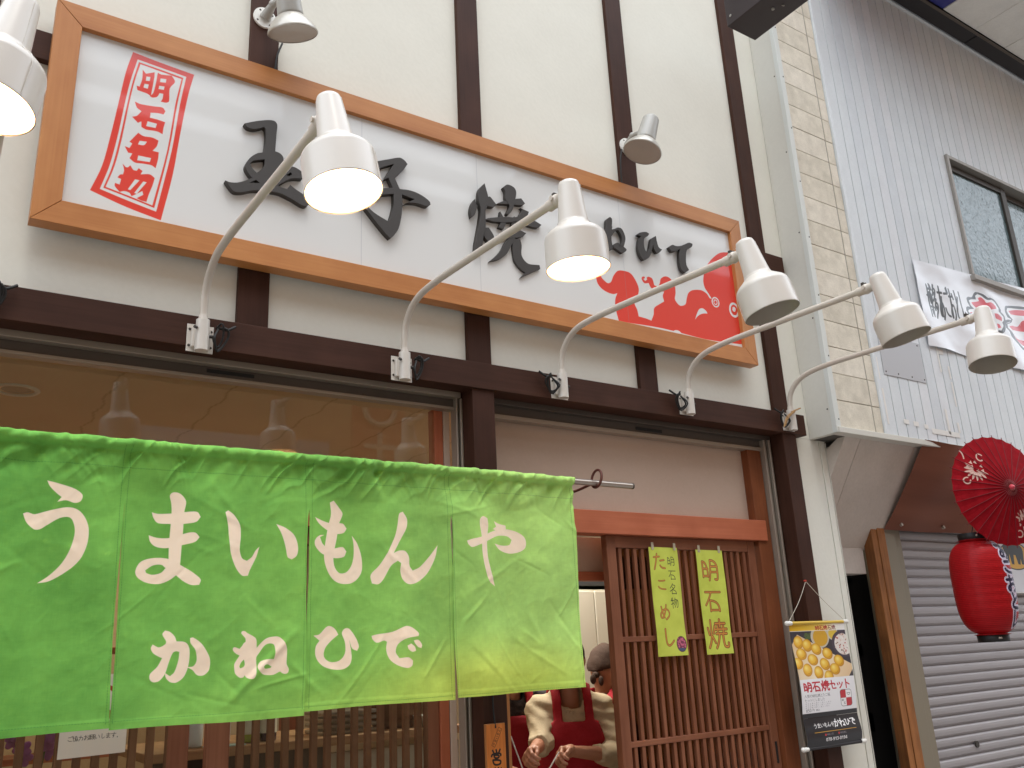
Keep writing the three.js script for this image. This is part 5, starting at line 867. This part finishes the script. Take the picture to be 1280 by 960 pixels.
function makePerson(label, J, look) {
  const { neck, shR, shL, elR, elL, wrR, wrL, haR, haL, hip, fwd } = J, right = V(0, 1, 0).cross(fwd).negate(), base = [hip.x, 0, hip.z], t = thing('person', label, 'person', base);
  const up = (v, y) => v.clone().setY(v.y + y), chest = neck.clone().lerp(hip, 0.36).addScaledVector(fwd, 0.01), waist = neck.clone().lerp(hip, 0.72), hc = neck.clone().addScaledVector(fwd, 0.045).setY(neck.y + 0.175);
  const torsoF = union([ellipsoid(chest, [0.165, 0.2, 0.105], fwd), ellipsoid(waist, [0.145, 0.19, 0.1], fwd), ellipsoid(hip, [0.172, 0.15, 0.115], fwd), capsule(shR, shL, 0.05, 0.05), capsule(up(neck, -0.03), up(chest, 0.05), 0.06, 0.09), capsule(chest.clone().addScaledVector(right, 0.07).addScaledVector(fwd, 0.075), chest.clone().addScaledVector(right, 0.06).addScaledVector(fwd, 0.06), 0.055, 0.05), capsule(chest.clone().addScaledVector(right, -0.07).addScaledVector(fwd, 0.075), chest.clone().addScaledVector(right, -0.06).addScaledVector(fwd, 0.06), 0.055, 0.05)], 0.07);
  const armF = union([capsule(shR, elR, 0.05, 0.039), capsule(shL, elL, 0.05, 0.039), capsule(elR, wrR, 0.038, 0.024), capsule(elL, wrL, 0.038, 0.024)], 0.03);
  const neckF = capsule(up(neck, -0.04), up(neck, 0.09).addScaledVector(fwd, 0.015), 0.052, 0.047);
  const headF = union([ellipsoid(hc, [0.076, 0.112, 0.094], fwd), ellipsoid(up(hc, -0.062).addScaledVector(fwd, 0.024), [0.054, 0.056, 0.062], fwd), capsule(hc.clone().addScaledVector(fwd, 0.09).setY(hc.y + 0.012), hc.clone().addScaledVector(fwd, 0.106).setY(hc.y - 0.024), 0.008, 0.013), capsule(up(hc, -0.058).addScaledVector(fwd, 0.084).addScaledVector(right, 0.02), up(hc, -0.058).addScaledVector(fwd, 0.084).addScaledVector(right, -0.02), 0.008, 0.008), ellipsoid(up(hc, -0.005).addScaledVector(right, 0.079), [0.012, 0.03, 0.018], fwd), ellipsoid(up(hc, -0.005).addScaledVector(right, -0.079), [0.012, 0.03, 0.018], fwd), capsule(up(hc, 0.03).addScaledVector(fwd, 0.085).addScaledVector(right, 0.045), up(hc, 0.03).addScaledVector(fwd, 0.085).addScaledVector(right, -0.045), 0.012, 0.012)], 0.016);
  const bodyF = (x, y, z) => smin(smin(torsoF(x, y, z), armF(x, y, z), 0.04), neckF(x, y, z), 0.03);
  const hR = hand(wrR, haR, J.palmR ?? V(0, -0.4, 0.9), look.curl ?? 0.9), hL = hand(wrL, haL, J.palmL ?? V(0, -0.4, 0.9), look.curl ?? 0.9);
  const box3 = (vs, m) => [[0, 1, 2].map((k) => Math.min(...vs.map((v) => v.getComponent(k))) - m), [0, 1, 2].map((k) => Math.max(...vs.map((v) => v.getComponent(k))) + m)];
  const skinAll = (x, y, z) => { let d = Math.max(smin(armF(x, y, z), neckF(x, y, z), 0.02), -(y - 0)); d = smin(d, headF(x, y, z), 0.02); return d; };
  // one body: skin of neck, head, forearms; hands get a finer grid
  const parts = [skin((x, y, z) => Math.max(skinAll(x, y, z), 0.6 - y), ...box3([elR, elL, wrR, wrL, shR, shL, up(hc, 0.14)], 0.09), 0.011), skin(hR, ...box3([wrR, haR], 0.085), 0.004), skin(hL, ...box3([wrL, haL], 0.085), 0.004)];
  const lg = [-1, 1].map((s) => { const h = hip.clone().addScaledVector(right, 0.085 * s), k = V(h.x, 0.46, h.z).addScaledVector(fwd, 0.03), a = V(h.x, 0.09, h.z); return union([capsule(h, k, 0.08, 0.055), capsule(k, a, 0.055, 0.042), capsule(a.clone().setY(0.06), a.clone().setY(0.05).addScaledVector(fwd, 0.14), 0.042, 0.034)], 0.03); });
  const body = add(t, 'body', parts, skinM);
  for (const s of [-1, 1]) add(t, 'eye', ball(up(hc, 0.012).addScaledVector(fwd, 0.083).addScaledVector(right, 0.032 * s).toArray(), 0.0105), std({ color: 0x241a16, roughness: 0.2 }));
  // trousers, shirt, apron, scarf
  add(t, 'trousers', skin((x, y, z) => Math.max(smin(Math.min(lg[0](x, y, z), lg[1](x, y, z)), torsoF(x, y, z), 0.05) - 0.008, y - hip.y - 0.05), ...box3([V(hip.x, 0.02, hip.z), up(hip, 0.06)], 0.26), 0.02), std({ color: 0x2a2c34, roughness: 0.85 }));
  const fold = (x, y, z) => 0.004 * Math.sin(y * 75 + x * 40 + z * 22) * Math.sin(x * 31 - y * 12) + 0.003 * Math.sin(y * 160 + z * 60);
  const cut = (a, b, t0) => { const d = b.clone().sub(a), L = d.length(); d.normalize(); return (x, y, z) => (x - a.x) * d.x + (y - a.y) * d.y + (z - a.z) * d.z - t0 * L; };
  const cR = cut(elR, wrR, look.cuff), cL = cut(elL, wrL, look.cuff);
  const sleeve = (f, c, a) => (x, y, z) => Math.max(f(x, y, z), c(x, y, z));
  const aR = sleeve(union([capsule(shR, elR, 0.062, 0.052), capsule(elR, wrR, 0.052, 0.04)], 0.03), cR), aL = sleeve(union([capsule(shL, elL, 0.062, 0.052), capsule(elL, wrL, 0.052, 0.04)], 0.03), cL);
  const neckHole = capsule(up(neck, 0.0).addScaledVector(fwd, 0.045), up(neck, 0.2), look.neck ?? 0.062, 0.07);
  const shirtF = (x, y, z) => Math.max(smin(torsoF(x, y, z) - 0.012, Math.min(aR(x, y, z), aL(x, y, z)), 0.03) + fold(x, y, z), -neckHole(x, y, z), hip.y - 0.12 - y);
  add(t, 'shirt', skin(shirtF, ...box3([shR, shL, elR, elL, wrR, wrL, hip], 0.2), 0.0115), look.shirt);
  const bx = (x, z) => (x - chest.x) * right.x + (z - chest.z) * right.z, fz = (x, z) => (x - chest.x) * fwd.x + (z - chest.z) * fwd.z, bibY = neck.y - 0.1;
  const shellF = (x, y, z) => Math.max(torsoF(x, y, z) - 0.034 + fold(x * 0.5, y * 0.3, z) * 0.5, -(torsoF(x, y, z) - 0.012));
  const apronF = (x, y, z) => { const b = bx(x, z), q = fz(x, z), bib = Math.max(Math.abs(b) - lerp(0.115, 0.19, clamp((bibY - y) / 0.25, 0, 1)), y - bibY, -q - 0.02 + (y < hip.y + 0.2 ? 0.05 : 0), hip.y - 0.45 - y), st = Math.max(Math.abs(Math.abs(b) - 0.085 + (q < 0 ? 0.0 : 0.01)) - 0.021, bibY - 0.02 - y); return Math.max(shellF(x, y, z), Math.min(bib, st)); };
  add(t, 'apron', skin(apronF, ...box3([shR, shL, hip, up(hip, -0.2)], 0.2), 0.009), look.apron);
  if (look.scarf) {
    add(t, 'headscarf', skin((x, y, z) => Math.max(headF(x, y, z) - 0.02 + fold(x, y * 0.6, z) * 0.5, (hc.y + 0.02 - y) - fz(x, z) * -0.35, -(headF(x, y, z) - 0.003)), ...box3([hc], 0.19), 0.01), look.scarf);
    const k = hc.clone().addScaledVector(fwd, -0.11).addScaledVector(right, 0.0).setY(hc.y - 0.02); add(t, 'scarf_knot', [ball(k.toArray(), 0.022, 1, 0.8, 0.9), ball(k.clone().addScaledVector(fwd, -0.03).setY(k.y - 0.02).toArray(), 0.025, 0.7, 1, 0.5), ball(k.clone().addScaledVector(right, 0.03).setY(k.y - 0.03).toArray(), 0.025, 0.5, 1, 0.6)], look.scarf);
  } else add(t, 'hair', skin((x, y, z) => Math.max(union([ellipsoid(up(hc, 0.015).addScaledVector(fwd, -0.018), [0.088, 0.116, 0.1], fwd), ellipsoid(up(hc, -0.06).addScaledVector(fwd, -0.05), [0.07, 0.08, 0.06], fwd)], 0.04)(x, y, z) + fold(x * 2, y * 0.3, z), -(headF(x, y, z) - 0.001), fz(x, z) - 0.13 + clamp(hc.y + 0.06 - y, 0, 0.2) * 0.9), ...box3([hc], 0.19), 0.01), hairM);
  return t;
}
{
  const shirt = speckle([206, 192, 160], 16, { seed: 140, m: 0.2, bump: 0.0012 }), apron = speckle([172, 28, 44], 16, { seed: 141, m: 0.3, bump: 0.0008 });
  const d1 = V(-0.5, 0, 0.87).normalize();
  makePerson('person in cream shirt and red apron working with long sticks in the doorway', {
    neck: V(2.705, 1.285, -0.8), shR: V(2.575, 1.232, -0.865), shL: V(2.835, 1.226, -0.725), elR: V(2.49, 1.105, -0.74), elL: V(2.8, 1.03, -0.585),
    wrR: V(2.345, 1.092, -0.6), wrL: V(2.49, 1.08, -0.525), haR: V(2.245, 1.075, -0.545), haL: V(2.39, 1.075, -0.515), hip: V(2.74, 0.78, -0.83), fwd: d1, palmR: V(0.2, -0.5, 0.6), palmL: V(0.1, -0.5, 0.6),
  }, { shirt, apron, cuff: 0.42, neck: 0.07, curl: 1.0 });
  const s1 = thing('cooking_stick', 'long thin stick in the left hand of the picture', 'stick', [2.19, 1.08, -0.5]); add(s1, 'shaft', rod([2.165, 1.17, -0.5], [2.225, 1.02, -0.5], 0.003, 8), M.white);
  const s2 = thing('cooking_stick', 'long thin stick in the hand nearer the lattice door', 'stick', [2.34, 1.05, -0.47]); add(s2, 'shaft', rod([2.39, 1.09, -0.47], [2.29, 0.99, -0.46], 0.003, 8), M.white);
  const d3 = V(-0.35, 0, 0.94).normalize();
  makePerson('person in dark patterned top and red apron behind the curtain hem', {
    neck: V(2.58, 1.31, -1.12), shR: V(2.44, 1.25, -1.16), shL: V(2.72, 1.25, -1.06), elR: V(2.4, 1.03, -1.14), elL: V(2.78, 1.03, -1.05), wrR: V(2.42, 0.98, -0.94), wrL: V(2.7, 0.97, -0.9), haR: V(2.45, 0.96, -0.86), haL: V(2.65, 0.95, -0.82), hip: V(2.59, 0.8, -1.15), fwd: d3,
  }, { shirt: speckle([50, 46, 50], 60, { seed: 142, m: 0.12 }), apron: speckle([160, 24, 40], 14, { seed: 143, m: 0.3 }), cuff: 0.5, neck: 0.06 });
  const d2 = V(0.75, 0, -0.3).normalize();
  makePerson('person in brown headscarf and dark purple top beside the lattice door', {
    neck: V(3.085, 1.22, -1.0), shR: V(3.035, 1.16, -0.86), shL: V(3.155, 1.16, -1.13), elR: V(3.06, 0.99, -0.83), elL: V(3.2, 0.99, -1.15), wrR: V(3.22, 0.92, -0.9), wrL: V(3.33, 0.93, -1.1), haR: V(3.3, 0.91, -0.94), haL: V(3.4, 0.91, -1.1), hip: V(3.07, 0.78, -1.0), fwd: d2,
  }, { shirt: speckle([58, 44, 82], 18, { seed: 144, m: 0.2 }), apron, cuff: 0.9, scarf: speckle([74, 56, 46], 18, { seed: 145, m: 0.15, bump: 0.002 }) });
}

renderer.render(scene, camera);
